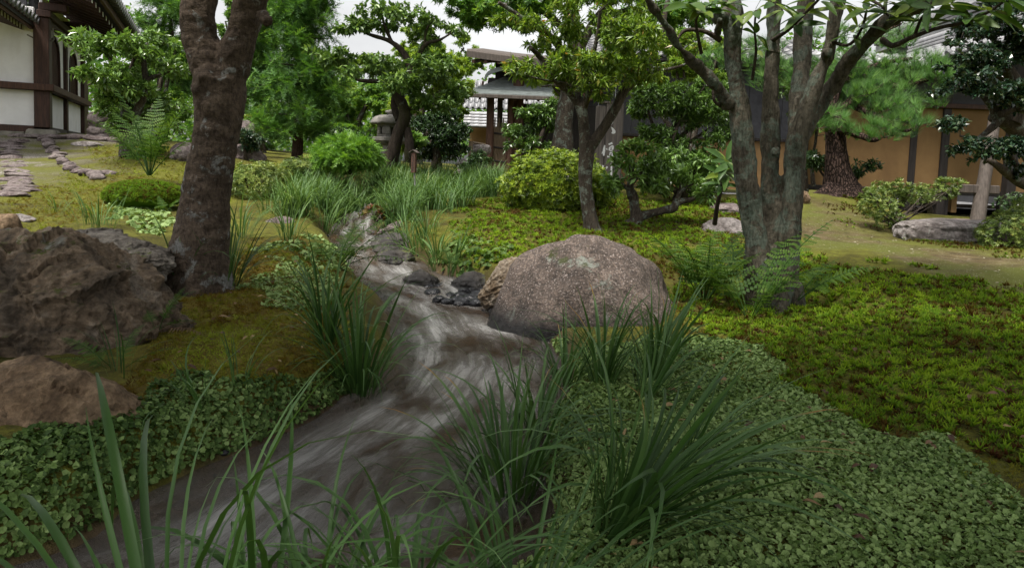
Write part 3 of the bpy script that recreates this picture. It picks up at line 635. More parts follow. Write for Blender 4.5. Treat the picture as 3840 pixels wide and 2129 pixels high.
# ------------------------------------------------------------------ buildings and walls behind
def tile_roof(T, name, o, along, down, ncol, nrow, m, wave=.05, disc=True, stuff=False):
    """tiled slope: o = upper-left corner, along = full ridge vector, down = full slope vector; every tile its own part, sharing one mesh"""
    along, down, o = [np.asarray(v, float) for v in (along, down, o)]
    ca, cd = along / ncol, down / nrow; nn = unit(np.cross(along, down)); nn = nn if nn[2] > 0 else -nn
    Vv = []; prof = [(0, .0), (.15, -.35), (.35, -.55), (.55, -.35), (.68, .25), (.82, .7), (.95, .35), (1.06, -.05)]
    for t in (0, 1.12):
        for u, h in prof: Vv.append(ca * u + cd * t + nn * (h * wave + .025 * t))
    k = len(prof)
    for u, h in prof: Vv.append(ca * u + cd * 1.12 + nn * (h * wave + .025 * 1.12 - .03))
    me = mesh_data('tile', piece(Vv, [[i, i + 1, k + i + 1, k + i] for i in range(k - 1)] + [[k + i, k + i + 1, 2 * k + i + 1, 2 * k + i] for i in range(k - 1)]), m)
    holder = part(name, piece([o - nn * .06, o + along - nn * .06, o + along + down - nn * .06, o + down - nn * .06], [[0, 1, 2, 3]], sm=False), m, T)
    for c in range(ncol):
        for r_ in range(nrow):
            M = np.eye(4); M[:3, 3] = o + ca * c + cd * r_; inst('tile', me, M, holder)
    if disc:
        for c in range(ncol):
            p_ = o + ca * (c + .82) + down * 1.01 + nn * (.2 * wave); part('round_end_tile', tube([p_ + cd * .12, p_ - cd * .25], wave * 1.15, 2, 12), M_TILED, holder)
    return holder
def right_buildings():
    # clay wall standing on posts over a gap
    y = 13.0; zb, zt = .93, 2.45; x0, x1 = P(3010, 600, y)[0], P(4300, 600, y)[0]
    W = thing('clay_wall', 'long ochre clay wall raised on dark posts behind the pine', 'wall', (x0, y, .45))
    xs = [x0, P(3135, 600, y)[0], P(3415, 600, y)[0], P(3770, 600, y)[0], P(4130, 600, y)[0], x1]
    for i in range(len(xs) - 1):
        part('clay_panel', box([(xs[i] + xs[i + 1]) / 2, y, (zb + zt) / 2], [xs[i + 1] - xs[i] - .1, 0, 0], [0, .08, 0], [0, 0, zt - zb]), M_OCHRE, W)
    for x in xs: part('post', bevbox([x, y, 1.45], [.13, 0, 0], [0, .13, 0], [0, 0, 2.3], .01), M_BLACKWOOD, W)
    part('rail', bevbox([(x0 + x1) / 2, y - .03, zb - .05], [x1 - x0, 0, 0], [0, .16, 0], [0, 0, .1], .01), M_BLACKWOOD, W)
    part('cap_rail', bevbox([(x0 + x1) / 2, y - .03, zt + .04], [x1 - x0, 0, 0], [0, .18, 0], [0, 0, .09], .01), M_DARKWOOD, W)
    part('eave_panel', box([(x0 + x1) / 2, y + .02, zt + .42], [x1 - x0, 0, 0], [0, .06, 0], [0, 0, .68]), M_GREYWALL, W)
    part('foot_rail', bevbox([(x0 + x1) / 2, y + .4, .62], [x1 - x0, 0, 0], [0, .1, 0], [0, 0, .07], .01), M_GREYWOOD, W)
    for i in range(8): part('short_post', bevbox([x0 + .5 + i * .75, y + .05, .66], [.14, 0, 0], [0, .12, 0], [0, 0, .5], .01), M_BLACKWOOD, W)
    tile_roof(W, 'wall_roof', [x0, 13.2, zt + 1.0], [x1 - x0, 0, 0], [0, -.75, -.32], 26, 3, M_TILE, .045)
    g = part('gravel_court', piece([[x0, 13.6, .56], [x1 + 3, 13.6, .56], [x1 + 3, 19, .6], [x0, 19, .6]], [[0, 1, 2, 3]], sm=False), simple('raked_gravel', (.08, .08, .085), (.22, .22, .23), 40, .9, bump=.6)); tag(g, 'pale raked gravel court seen under the clay wall', 'gravel', kind='structure')
    # tiled roof over the wall that comes towards the viewer
    R_ = thing('roofed_wall', 'wall with wavy grey tiled roof and round end tiles above the pine', 'wall', (8.0, 12, .45))
    tile_roof(R_, 'tiled_slope', [8.4, 14.8, 3.78], [0, -5.6, 0], [-.82, 0, -.47], 19, 5, M_TILE, .06)
    part('ridge', [p_ for dz, w in ((0, .16), (.07, .14), (.14, .12)) for p_ in [bevbox([8.42, 12, 3.76 + dz], [w * 1.6, 0, 0], [0, 5.7, 0], [0, 0, .06], .015)]] + tube([[8.42, 14.9, 3.97], [8.42, 9.1, 3.97]], .085, 2, 10), M_TILE, R_)
    part('eave_beam', bevbox([7.72, 12, 3.2], [.1, 0, 0], [0, 5.6, 0], [0, 0, .12], .01), M_BLACKWOOD, R_)
    part('soffit', box([8.1, 12, 3.32], [.9, 0, .3], [0, 5.5, 0], [0, 0, .04]), M_BLACKWOOD, R_)
    part('wall_face', box([8.4, 13.8, 2.0], [.1, 0, 0], [0, 1.6, 0], [0, 0, 3.0]), M_OCHRE, R_)
    for yy in (9.4, 11.2, 13.0): part('post', bevbox([8.1, yy, 1.85], [.15, 0, 0], [0, .15, 0], [0, 0, 2.9], .01), M_BLACKWOOD, R_)
    # white hall with dark eaves beyond
    H = thing('white_hall', 'white walled hall with grey banded eaves rising behind the tiled wall', 'building', (13, 17, .5))
    part('wall', box([13.4, 17, 3.45], [3.0, 0, 0], [0, 9, 0], [0, 0, 3.8]), M_WHITE, H); part('base', box([13.5, 17, 1.0], [3.0, 0, 0], [0, 9, 0], [0, 0, 1.1]), M_GREYWALL, H)
    for k_, (xo, zo, h, m) in enumerate(((11.0, 5.28, .1, M_TILED), (11.06, 5.12, .2, M_TILE), (11.25, 4.92, .18, M_GREYWALL), (11.6, 4.72, .2, M_TILE))):
        part('eave_band', bevbox([xo + .6, 16.5, zo], [1.2, 0, 0], [0, 10, 0], [0, 0, h], .01), m, H)
    part('roof_slope', box([12.6, 16.5, 6.2], [3.2, 0, 1.7], [0, 10.2, 0], [0, 0, .1]), M_TILED, H)
    for i in range(20): part('round_tile', tube([[11.0, 11.6 + i * .5, 5.42], [14.2, 11.6 + i * .5, 7.12]], .07, 2, 6), M_TILED, H)
    part('roof_ornament', bevbox([11.1, 16.2, 5.5], [.25, 0, 0], [0, .35, 0], [0, 0, .3], .08), M_TILED, H)
    # long low building behind the middle trees
    L = thing('long_building', 'low grey boarded building with ochre lower wall behind the trees', 'building', (2.5, 18.2, .8))
    part('lower_wall', box([4.6, 18.2, 1.35], [5.6, 0, 0], [0, .1, 0], [0, 0, 1.3]), M_OCHRE, L); part('sill', bevbox([4.6, 18.13, 2.03], [5.6, 0, 0], [0, .14, 0], [0, 0, .07], .01), M_BLACKWOOD, L)
    for i in range(13): part('board', box([1.95 + i * .44, 18.2 + .01 * (i % 2), 2.95], [.43, 0, 0], [0, .06, 0], [0, 0, 1.75]), M_GREYWALL, L)
    part('eave', bevbox([4.6, 17.8, 3.9], [6.2, 0, 0], [0, 1.0, 0], [0, 0, .1], .01), M_BLACKWOOD, L)
    tile_roof(L, 'roof', [1.5, 19.6, 4.95], [6.3, 0, 0], [0, -2.3, -.95], 20, 8, M_TILED, .05)
    # far roof seen through the gate
    Fh = thing('far_house', 'far house with pale wavy tiles seen through the gate', 'house', (-1.3, 24, 1))
    a, b = P(1790, 372, 25), P(1930, 360, 25)
    tile_roof(Fh, 'roof', [a[0] - .5, 26, 4.3], [b[0] - a[0] + 1.6, 0, 0], [0, -1.6, -1.15], 14, 5, M_TILE, .07, False)
    tile_roof(Fh, 'lower_roof', [a[0] - .4, 24.3, 3.0], [b[0] - a[0] + 1.4, 0, 0], [0, -.5, -.55], 10, 5, M_TILE, .01, False)
    part('wall', box([(a[0] + b[0]) / 2 + .3, 24.6, 1.9], [b[0] - a[0] + 1, 0, 0], [0, .2, 0], [0, 0, 2.0]), M_OCHRE, Fh)
right_buildings()
# ------------------------------------------------------------------ rocks
def ico(n):
    t = (1 + 5 ** .5) / 2
    V = [(-1, t, 0), (1, t, 0), (-1, -t, 0), (1, -t, 0), (0, -1, t), (0, 1, t), (0, -1, -t), (0, 1, -t), (t, 0, -1), (t, 0, 1), (-t, 0, -1), (-t, 0, 1)]
    F = [(0, 11, 5), (0, 5, 1), (0, 1, 7), (0, 7, 10), (0, 10, 11), (1, 5, 9), (5, 11, 4), (11, 10, 2), (10, 7, 6), (7, 1, 8), (3, 9, 4), (3, 4, 2), (3, 2, 6), (3, 6, 8), (3, 8, 9), (4, 9, 5), (2, 4, 11), (6, 2, 10), (8, 6, 7), (9, 8, 1)]
    V = unit(np.array(V, float)); F = np.array(F)
    for _ in range(n):
        e = np.concatenate([F[:, [0, 1]], F[:, [1, 2]], F[:, [2, 0]]]); e.sort(1); u, inv = np.unique(e, axis=0, return_inverse=True); inv = inv.ravel()
        m = unit(V[u[:, 0]] + V[u[:, 1]]); k = len(F); a, b, c = [inv[i * k:(i + 1) * k] + len(V) for i in range(3)]
        F = np.concatenate([np.stack([F[:, 0], a, c], 1), np.stack([F[:, 1], b, a], 1), np.stack([F[:, 2], c, b], 1), np.stack([a, b, c], 1)]); V = np.vstack([V, m])
    return V, F
ICO = {n: ico(n) for n in (1, 2, 3, 4, 5, 6)}
def rock_shape(c, s, seed, n=5, planes=9, rough=.07, ridged=.0, fs=2.0, soft=.12, rot=0.0, fine=.012, tilt=(0, 0), crag=0.0, cells=70):
    """faceted boulder: unit sphere cut by random planes, then broken up with noise; s = half sizes"""
    r = rng(seed); V, F = ICO[n]; nd = rdir(r, planes); dd = r.uniform(.62, .95, planes); rad = np.ones(len(V))
    for a, d in zip(nd, dd):
        k = V @ a; rr = np.where(k > 1e-3, d / np.maximum(k, 1e-3), 9); h = np.clip(.5 + .5 * (rad - rr) / soft, 0, 1); rad = rad * (1 - h) + rr * h - soft * h * (1 - h)
    W = V * rad[:, None]
    W = W + V * (rough * fbm(V * fs + seed, 4)[:, None])
    if ridged: W = W + V * (ridged * (fbm(V * np.array([2.6, 2.6, 4.5]) * fs * .6 + seed * 1.7, 5, .55, True) - .6)[:, None])
    if crag:
        Vw = unit(V + .14 * np.stack([fbm(V * 4 + 3 * q + seed, 3) for q in range(3)], -1)) * np.array([1, 1, 1.5])
        for kc, am in ((cells, crag), (cells * 7, crag * .3)):
            cc = rdir(r, kc) * np.array([1, 1, 1.5]); nb = np.array([np.argmin(((cc - q) ** 2).sum(1)) for q in Vw]) if len(Vw) < 3000 else np.concatenate([np.argmin(-2 * Vw[a:a + 4000] @ cc.T + (cc ** 2).sum(1), 1) for a in range(0, len(Vw), 4000)])
            rk = rdir(r, kc); of = r.uniform(-1, 1, kc); W = W + V * (am * (of[nb] * .6 + ((Vw - cc[nb]) * rk[nb]).sum(1) * math.sqrt(kc) * .35))[:, None]
    W = W + V * fine * fbm(V * 14 + seed, 3)[:, None]
    W = W * np.asarray(s); cr, sr = math.cos(rot), math.sin(rot)
    W = W @ np.array([[cr, sr, 0], [-sr, cr, 0], [0, 0, 1]])
    if tilt != (0, 0): W[:, 2] += W[:, 0] * tilt[0] + W[:, 1] * tilt[1]
    return piece(W + np.asarray(c), F, .5, 0, not crag)
R_BIG = rockmat('pinkish_granite', [(.06, .046, .038), (.145, .11, .09), (.26, .2, .165), (.17, .14, .12)], ma=.68, speck=.7, moss=(.03, .034, .009), wet=.13, lich=(.26, .29, .25), bstr=1.0)
R_LEFT = rockmat('rusty_brown_rock', [(.05, .041, .033), (.165, .13, .098), (.3, .22, .15), (.42, .37, .31)], ma=.64, scale=1.3, lich=(.3, .31, .28), bstr=1.2)
R_SLAB = rockmat('grey_brown_slab', [(.08, .07, .06), (.19, .165, .14), (.29, .26, .225)], ma=.64, scale=1.2, lich=(.2, .24, .2), bstr=1.0)
R_FRONT = rockmat('smooth_tan_rock', [(.05, .034, .023), (.15, .1, .06), (.27, .19, .12)], ma=.74, scale=1.4, bstr=.7)
R_DARK = rockmat('wet_dark_rock', [(.014, .012, .011), (.036, .031, .027), (.07, .06, .05)], ma=.64, wet=.1, rough=.45, bstr=.7)
R_PEB = rockmat('wet_black_pebble', [(.004, .004, .005), (.011, .011, .013), (.026, .026, .03)], ma=.95, rough=.13, bstr=.25, scale=4)
R_QUARTZ = rockmat('cream_quartz_rock', [(.12, .07, .035), (.3, .22, .14), (.5, .42, .33)], ma=.8, scale=3, wet=.06, bstr=1)
R_GREY = rockmat('grey_lichen_stone', [(.1, .085, .08), (.2, .175, .165), (.32, .29, .28)], ma=.74, scale=1.2, lich=(.3, .32, .29), bstr=.9)
R_PURP = rockmat('purplish_stone', [(.08, .062, .06), (.16, .125, .12), (.25, .21, .2)], ma=.72, scale=1.5, bstr=.9)
def rock(label, c, s, seed, m, name='rock', cat='rock', group=None, **k):
    c = np.asarray(c, float); p_ = rock_shape(c, s, seed, **k); return single(name, p_, m, label, cat, (c[0], c[1], p_[0][:, 2].min()), group)
# the big boulder right of the stream: dome with a shoulder
def big_boulder():
    V, F = ICO[5]; W = V.copy(); c = np.array([.49, 4.42, -.06])
    rad = np.ones(len(V))
    for a, dd in (((-.55, -.55, .62), .86), ((.75, -.35, .55), .87), ((.1, -.92, .3), .9), ((-.25, .2, .95), .9), ((.45, .1, .9), .88), ((-.95, 0, .25), .9), ((.2, -.6, .75), .93)):
        kk = V @ unit(np.array(a)); rr = np.where(kk > 1e-3, dd / np.maximum(kk, 1e-3), 9); h = np.clip(.5 + .5 * (rad - rr) / .06, 0, 1); rad = rad * (1 - h) + rr * h - .06 * h * (1 - h)
    W = W * rad[:, None]; W[:, 0] *= 1 + .05 * vnoise(V * 1.4 + 3)
    W = W * (1 + .05 * fbm(V * 1.7 + 8, 3)[:, None] + .014 * fbm(V * 7, 3)[:, None] + .006 * fbm(V * 26, 2)[:, None])
    W[:, 2] = np.where(W[:, 2] > .62, .62 + (W[:, 2] - .62) * .82, W[:, 2])
    W = W * np.array([.66, .55, .74]); W[:, 2] -= .10 * np.clip(-W[:, 0] - .1, 0, 1); W[:, 0] -= .06 * np.clip(.35 - W[:, 2], -.2, .4)
    # shallow crack from the top
    d = np.abs((W[:, 0] + .02) - .55 * (W[:, 1] + .35) * -1 - .05 * vnoise(W * 9)); W[:, 2] -= .018 * np.exp(-(d / .02) ** 2) * (W[:, 2] > .4)
    return single('boulder', piece(W + c, F), R_BIG, 'large rounded pinkish granite boulder at the right edge of the stream', 'boulder', (c[0], c[1], -.1))
big_boulder()
rock('huge craggy rusty brown rock left of the forked tree', P(215, 1245, 3.05) - UZ * .14, (.62, .42, .56), 11, R_LEFT, 'boulder', 'boulder', n=6, planes=12, rough=.06, ridged=.03, fs=1.7, soft=.06, fine=.028, crag=.085, cells=30)
rock('flat mossy grey slab lying behind the craggy rock', P(270, 950, 3.75) - UZ * .1, (.56, .4, .24), 23, R_SLAB, 'boulder', 'boulder', n=5, planes=12, rough=.06, ridged=.03, fs=1.8, soft=.06, fine=.025, crag=.08, cells=30)
rock('rounded greenish slab at the left frame edge above the craggy rock', P(80, 925, 3.6) - UZ * .12, (.34, .3, .22), 31, R_SLAB, 'boulder', 'boulder', n=5, planes=10, ridged=.06)
rock('small reddish rock at the far left behind the slabs', P(10, 830, 4.3) - UZ * .08, (.11, .12, .16), 37, R_FRONT, n=4)
rock('smooth tan boulder overhanging the leafy bank at lower left', P(205, 1580, 2.2) - UZ * .05, (.31, .24, .27), 47, R_FRONT, 'boulder', 'boulder', n=5, planes=10, rough=.05, ridged=.02, fs=1.5, soft=.05, tilt=(.0, .1), crag=.03, cells=30)
rock('tan boulder toe beneath the overhanging one at the left edge', P(20, 1640, 2.05) - UZ * .05, (.22, .2, .2), 53, R_FRONT, 'boulder', 'boulder', n=5, planes=9, ridged=.03)
# rocks about the stream
rock('dark mossy rock under the leaning grass right of the rapids', P(1500, 905, 6.9) - UZ * .06, (.3, .22, .17), 61, R_DARK, n=4, ridged=.05, rot=.3)
rock('brownish slab lying on the mossy rock by the rapids', P(1530, 855, 7.3), (.32, .14, .1), 64, R_PURP, n=4, ridged=.06, rot=.25, tilt=(.25, 0))
rock('dark wet rock below the reddish leaves at the rapids', P(1480, 955, 6.4) - UZ * .06, (.2, .16, .11), 67, R_DARK, n=4, ridged=.05)
rock('low brown rock in the water left of the rapids', P(1140, 900, 6.6) - UZ * .06, (.17, .16, .09), 71, R_DARK, n=4, ridged=.05)
rock('rounded brown rock on the left bank above the rapids', P(1055, 850, 7.0) - UZ * .07, (.2, .2, .17), 73, R_PURP, n=4, ridged=.05)
rock('dark brown rock behind the left bank grass above the rapids', P(1120, 815, 7.8) - UZ * .05, (.2, .18, .14), 76, R_DARK, n=4, ridged=.06)
for i, (a, b, d, s) in enumerate([(1118, 905, 6.3, .07), (1155, 880, 6.7, .06), (1185, 905, 6.4, .07), (1130, 880, 6.9, .05), (1170, 920, 6.2, .05), (1195, 880, 6.8, .045)]):
    rock('wet black stone in the small cascade left of the rapids', P(a, b, d) - UZ * .02, (s, s * .9, s * .6), 80 + i, R_PEB, 'wet_stone', 'stone', 'stones of the small cascade', n=3, planes=8)
rock('dark brown rock with mossy top beside the pebbles', P(1580, 1040, 5.5) - UZ * .06, (.15, .13, .13), 91, R_DARK, n=4, ridged=.04)
rock('blackish wet rock between pebbles and quartz rock', P(1775, 1052, 5.4) - UZ * .05, (.19, .14, .12), 93, R_DARK, n=4, ridged=.04)
rock('cream coloured knobbly quartz rock leaning on the big boulder', P(1885, 1050, 4.6) - UZ * .02, (.15, .11, .16), 96, R_QUARTZ, n=5, planes=11, ridged=.08, tilt=(.55, 0))
pr_ = rng(5)
for i, (a, b) in enumerate([(1625, 1090), (1655, 1068), (1690, 1098), (1650, 1115), (1700, 1070), (1725, 1105), (1745, 1085), (1765, 1115), (1790, 1095), (1815, 1110), (1840, 1090), (1835, 1125), (1790, 1128), (1680, 1122), (1735, 1125), (1850, 1110), (1610, 1070), (1770, 1080), (1715, 1120), (1810, 1080)]):
    s = pr_.uniform(.04, .07); q = P(a, b + 6, .94 / ((b + 6 - 631) / 2560)); rock('wet black pebble in the heap beside the big boulder', q - UZ * .01, (s * 1.15, s, s * .72), 110 + i, R_PEB, 'pebble', 'pebble', 'pebbles beside the big boulder', n=3, planes=7, rot=pr_.uniform(0, 3))
# right-hand stones
def long_stone():
    c = P(3560, 870, 7.9); V, F = ICO[5]; e = np.sign(V) * np.abs(V) ** np.array([.55, .7, .5]); W = e * (1 + .05 * fbm(V * 2.5, 4)[:, None] + .02 * fbm(V * 9, 3)[:, None]) * np.array([.60, .3, .15])
    W[:, 2] += .02 * vnoise(W * 4) + .03 * W[:, 0]; return single('stone_block', piece(W + c + UZ * .0, F), R_GREY, 'long flat topped grey stone block beside the bare path', 'stone', (c[0], c[1], c[2] - .15))
long_stone()
rock('pinkish flat stone behind the sapling left of the multi-stemmed tree', P(2725, 772, 8.9) - UZ * .05, (.22, .3, .09), 131, R_PURP, n=4, planes=8)
rock('grey rounded stone behind the ferns left of the multi-stemmed tree', P(2720, 850, 7.2) - UZ * .05, (.28, .2, .14), 133, R_GREY, n=4, planes=8)
rock('small brown stone at the foot of the pine', P(3015, 740, 9.8), (.09, .09, .12), 135, R_FRONT, n=4)
rock('low rock half hidden behind the long stone block', P(3590, 812, 9.6) - UZ * .12, (.35, .2, .1), 137, R_PURP, n=4)
rock('purplish rock on the slope behind the forked tree', P(905, 480, 13.5) - UZ * .15, (.28, .3, .4), 141, R_PURP, n=4)
rock('purple brown rock below the shrub behind the forked tree', P(925, 575, 11.5) - UZ * .1, (.34, .3, .26), 143, R_PURP, n=4)
rock('brown rock at the foot of the glossy tree before the temple', P(700, 560, 10.5) - UZ * .1, (.25, .3, .2), 145, R_PURP, n=4)
rock('pale stone block by the gate post', P(1740, 617, 15.2), (.2, .2, .13), 147, R_GREY, n=4, planes=6)
rock('grey rock in front of the gate post', P(1745, 655, 14.4) - UZ * .05, (.3, .25, .2), 149, R_GREY, n=4)
rock('low grey rock beyond the grass under the dark bush', P(1560, 655, 13.0), (.3, .2, .12), 151, R_GREY, n=4)
# hollowed water basin by the gate
def basin():
    c = P(1797, 560, 15.6); V, F = ICO[4]; W = V * (1 + .06 * fbm(V * 3 + 4, 3)[:, None]) * np.array([.26, .24, .2]); rr = np.hypot(W[:, 0], W[:, 1])
    W[:, 2] = np.where(W[:, 2] > .1, .1 + (W[:, 2] - .1) * .2 - .16 * smooth(.16, .08, rr), W[:, 2]); T = thing('water_basin', 'rough stone water basin with bamboo pipe beside the gate', 'basin', c - UZ * .2)
    part('bowl', piece(W + c, F), R_GREY, T); part('pedestal', rock_shape(c - UZ * .32, (.2, .2, .25), 7, 4), R_GREY, T)
    a = P(1765, 550, 15.4); part('bamboo_post', tube([a - UZ * .6, a + UZ * .12], .05, 2, 10), M_BAMBOO, T); part('spout', tube([a + UZ * .1, a + np.array([.32, .05, .06])], .022, 2, 8), M_BAMBOO, T)
basin()
# ------------------------------------------------------------------ stone edging of the left path
def edging(label, px, n, w, d_, h, seed, m, stack=1):
    r = rng(seed); q = resample([hit(*p_) for p_ in px], n); T = thing('stone_edging', label, 'edging', q[-1])
    for i in range(n):
        for k in range(stack):
            c = q[i] + np.array([r.normal() * .03, r.normal() * .02, h * .25 + k * h * .8]); part('stone', rock_shape(c, (w * r.uniform(.75, 1.25), d_ * r.uniform(.8, 1.2), h * r.uniform(.7, 1.2)), seed + i * 3 + k, 3, 8, .08, rot=r.normal() * .25), m, T)
edging('row of flat reddish grey stones edging the gravel terrace at far left', [(55, 720), (75, 690), (55, 640), (50, 590), (45, 555), (60, 530)], 17, .2, .13, .045, 200, R_PURP)
edging('crooked row of lichen stones curving between path and moss slope', [(365, 672), (310, 650), (255, 625), (225, 595), (200, 565), (175, 540), (170, 528)], 17, .1, .11, .065, 240, R_PURP)
edging('line of rough stones along the temple footing', [(80, 515), (180, 520), (270, 520), (340, 523), (420, 530)], 13, .3, .14, .07, 280, R_PURP)
edging('dry stone stack beside the temple wing', [(375, 520), (372, 518)], 2, .24, .2, .15, 320, R_PURP, 4)
for i, (a, b) in enumerate([(85, 715), (60, 733), (25, 728)]):
    q = hit(a, b); rock(['flat pinkish stepping stone at the end of the terrace edging', 'broad brownish stepping stone left below the terrace edging', 'grey stepping stone touching the left frame edge'][i], q, (.2, .14, .04), 340 + i, R_PURP, 'stepping_stone', 'stone', n=4)
for i, (a, b, s) in enumerate([(330, 545, .3), (400, 652, .14), (75, 825, .12)]):
    q = hit(a, b); rock(['grey stone sunk in the moss below the temple windows', 'pink flat stone lying in the moss above the round moss cushion', 'flat grey flake on the moss behind the left slabs'][i], q, (s, s * .6, .035 + s * .12), 350 + i, R_GREY if i != 1 else R_PURP, 'flat_stone', 'stone', n=4)
# ------------------------------------------------------------------ stone lantern
def lantern():
    d = 12.0; c = P(1462, 600, d); s = d / FPX; zt = P(1462, 413, d)[2]; T = thing('stone_lantern', 'weathered stone lantern with domed cap behind the crooked tree', 'lantern', c)
    zc = lambda py: P(1462, py, d)[2]
    def lathe(name, prof, sides, m=M_LANTERN, rot=.2, sm=True, par=T, rough=.015):
        th = np.linspace(0, 2 * np.pi, sides, endpoint=False) + rot; V = np.array([[c[0] + r_ * math.cos(t), c[1] + r_ * math.sin(t), z] for r_, z in prof for t in th]); n_ = len(prof)
        V = V + rough * fbm(V * 9, 3)[:, None] * unit(V - c)
        F = [[i * sides + j, i * sides + (j + 1) % sides, (i + 1) * sides + (j + 1) % sides, (i + 1) * sides + j] for i in range(n_ - 1) for j in range(sides)]
        return part(name, piece(V, F, sm=sm), m, par)
    lathe('shaft', [(0, c[2] - .1), (.2, c[2] - .1), (.17, c[2] + .1), (.13, zc(560)), (.13, zc(545)), (.17, zc(540)), (0, zc(540))], 16)
    lathe('platform', [(0, zc(541)), (.22, zc(541)), (.31, zc(528)), (.31, zc(517)), (.29, zc(515)), (0, zc(515))], 6, sm=False, rot=.35)
    # light box with openings: six corner slabs between floor and lintel
    box_ = lathe('light_box', [(0, zc(515)), (.235, zc(515)), (.235, zc(506)), (.2, zc(506)), (0, zc(506))], 6, sm=False, rot=.35)
    lathe('lintel', [(0, zc(477)), (.2, zc(477)), (.235, zc(477)), (.235, zc(467)), (0, zc(467))], 6, sm=False, rot=.35, par=T)
    for i in range(6):
        a = .35 + i * math.pi / 3; p_ = c + np.array([math.cos(a) * .2, math.sin(a) * .2, 0]); p_[2] = (zc(506) + zc(477)) / 2; part('corner_pillar', bevbox(p_, [-math.sin(a) * .15, math.cos(a) * .15, 0], [math.cos(a) * .05, math.sin(a) * .05, 0], UZ * (zc(477) - zc(506)), .012), M_LANTERN, T)
    lathe('cap', [(0, zc(467)), (.3, zc(468)), (.345, zc(466)), (.34, zc(460)), (.315, zc(449)), (.27, zc(440)), (.2, zc(434)), (.1, zc(432)), (0, zc(431))], 22)
    lathe('finial', [(0, zc(433)), (.08, zc(433)), (.06, zc(428)), (.1, zc(423)), (.095, zc(417)), (.05, zc(412)), (0, zc(409))], 14)
lantern()
# ------------------------------------------------------------------ signs
def small_sign():
    d = 8.6; b = P(1561, 768, d); zc = lambda py: P(1555, py, d)[2]; x = P(1552, 620, d)[0]; T = thing('sign_post', 'small roofed wooden notice on thin metal post in the grass', 'sign', b)
    part('pole', tube([b - UZ * .1, [x + .01, d, zc(650)]], .011, 4, 8), simple('dull_metal_pole', (.1, .1, .1), (.25, .25, .25), 9, .4, spec=.5), T)
    ax, ay = np.array([.95, -.31, 0]), np.array([.31, .95, 0])
    bd = part('notice_board', bevbox([x, d, (zc(572) + zc(649)) / 2], ax * .058, ay * .05, UZ * (zc(572) - zc(649)), .004), M_REDWOOD, T)
    for i in range(7):
        zz = zc(586 + i * 8.5); part('lettering', box(np.array([x, d, zz]) - ay * .0262 + ax * (.004 * ((i * 7) % 3 - 1)), ax * .016, ay * .0012, UZ * (.012 if i % 3 else .018)), M_BLACKWOOD, bd)
    ca = np.array([x, d, zc(570)])
    for s in (-1, 1): part('roof_board', box(ca + ax * s * .026 + UZ * .008, ax * .062 - UZ * s * .04, ay * .09, UZ * .007), M_GREYWOOD, T)
small_sign()
def big_sign():
    d = 9.8; b = P(2285, 735, d); zt = P(2285, 388, d)[2]; T = thing('sign_board', 'tall weathered sign plank with white brushed characters behind the azalea dome', 'sign', b)
    xl, xr = P(2229, 560, d)[0], P(2331, 560, d)[0]; w = xr - xl; h = zt - b[2] + .15; zc = b[2] - .15 + h / 2
    M_PL = simple('split_grey_plank', (.06, .05, .045), (.2, .17, .155), 2.5, .85, (16, 16, .8), .7)
    g = xl + w * .36
    part('plank', bevbox([(xl + g) / 2 - .002, d, zc - .02], [g - xl - .006, 0, 0], [0, .09, 0], [0, 0, h - .04], .012), M_PL, T); bd = part('plank', bevbox([(g + xr) / 2, d - .006, zc], [xr - g, 0, 0], [0, .1, 0], [0, 0, h], .012), M_PL, T)
    part('top_cap', bevbox([(xl + xr) / 2 - .02, d, zt + .005], [w * .7, 0, 0], [0, .12, 0], [0, 0, .03], .006), M_GREYWOOD, T)
    yf = d - .0585
    def stroke(pts, wd):
        """brush stroke through photograph pixels, tapering widths"""
        q = np.array([P(x, y, d) for x, y in pts]); q[:, 1] = yf - .001 * np.arange(len(q)); q = resample(np.column_stack([q, np.array(wd) * d / FPX / 2]), 10); c, r_ = q[:, :3], q[:, 3]
        t = unit(np.gradient(c, axis=0)); s = unit(np.cross(t, [0, 1.0, 0])); s[:, 1] = 0
        Vv = np.vstack([c + s * r_[:, None], c - s * r_[:, None], c + s * r_[:, None] + [0, .004, 0], c - s * r_[:, None] + [0, .004, 0]]); n_ = 10
        part('brush_stroke', piece(Vv, [[i, i + 1, n_ + i + 1, n_ + i] for i in range(n_ - 1)] + [[2 * n_ + i, 2 * n_ + i + 1, i + 1, i] for i in range(n_ - 1)] + [[n_ + i, n_ + i + 1, 3 * n_ + i + 1, 3 * n_ + i] for i in range(n_ - 1)], sm=False), M_WHITEPAINT, bd)
    stroke([(2295, 457), (2288, 466), (2277, 478), (2270, 492)], [8, 9, 6, 2]); stroke([(2291, 478), (2297, 488), (2300, 497), (2291, 500)], [2, 9, 12, 4])
    # second character
    for p_, w_ in [([(2280, 543), (2294, 537)], [6, 7]), ([(2284, 553), (2283, 565)], [5, 6]), ([(2284, 553), (2296, 549), (2295, 562)], [4, 6, 6]), ([(2284, 558), (2295, 556)], [3, 3]), ([(2284, 566), (2295, 564)], [4, 4]), ([(2284, 574), (2297, 571)], [4, 5]), ([(2286, 575), (2284, 584)], [4, 4]), ([(2294, 573), (2293, 584)], [4, 4]), ([(2275, 588), (2298, 587)], [6, 6]),
                   ([(2266, 545), (2263, 565), (2262, 585)], [4, 9, 5]), ([(2258, 570), (2255, 578)], [5, 2]), ([(2272, 557), (2275, 563)], [5, 3]),
                   ([(2290, 615), (2291, 640), (2288, 662), (2284, 672)], [5, 7, 7, 2]), ([(2275, 625), (2272, 633)], [7, 4]), ([(2260, 620), (2258, 630)], [7, 4])]:
        stroke(p_, w_)
big_sign()
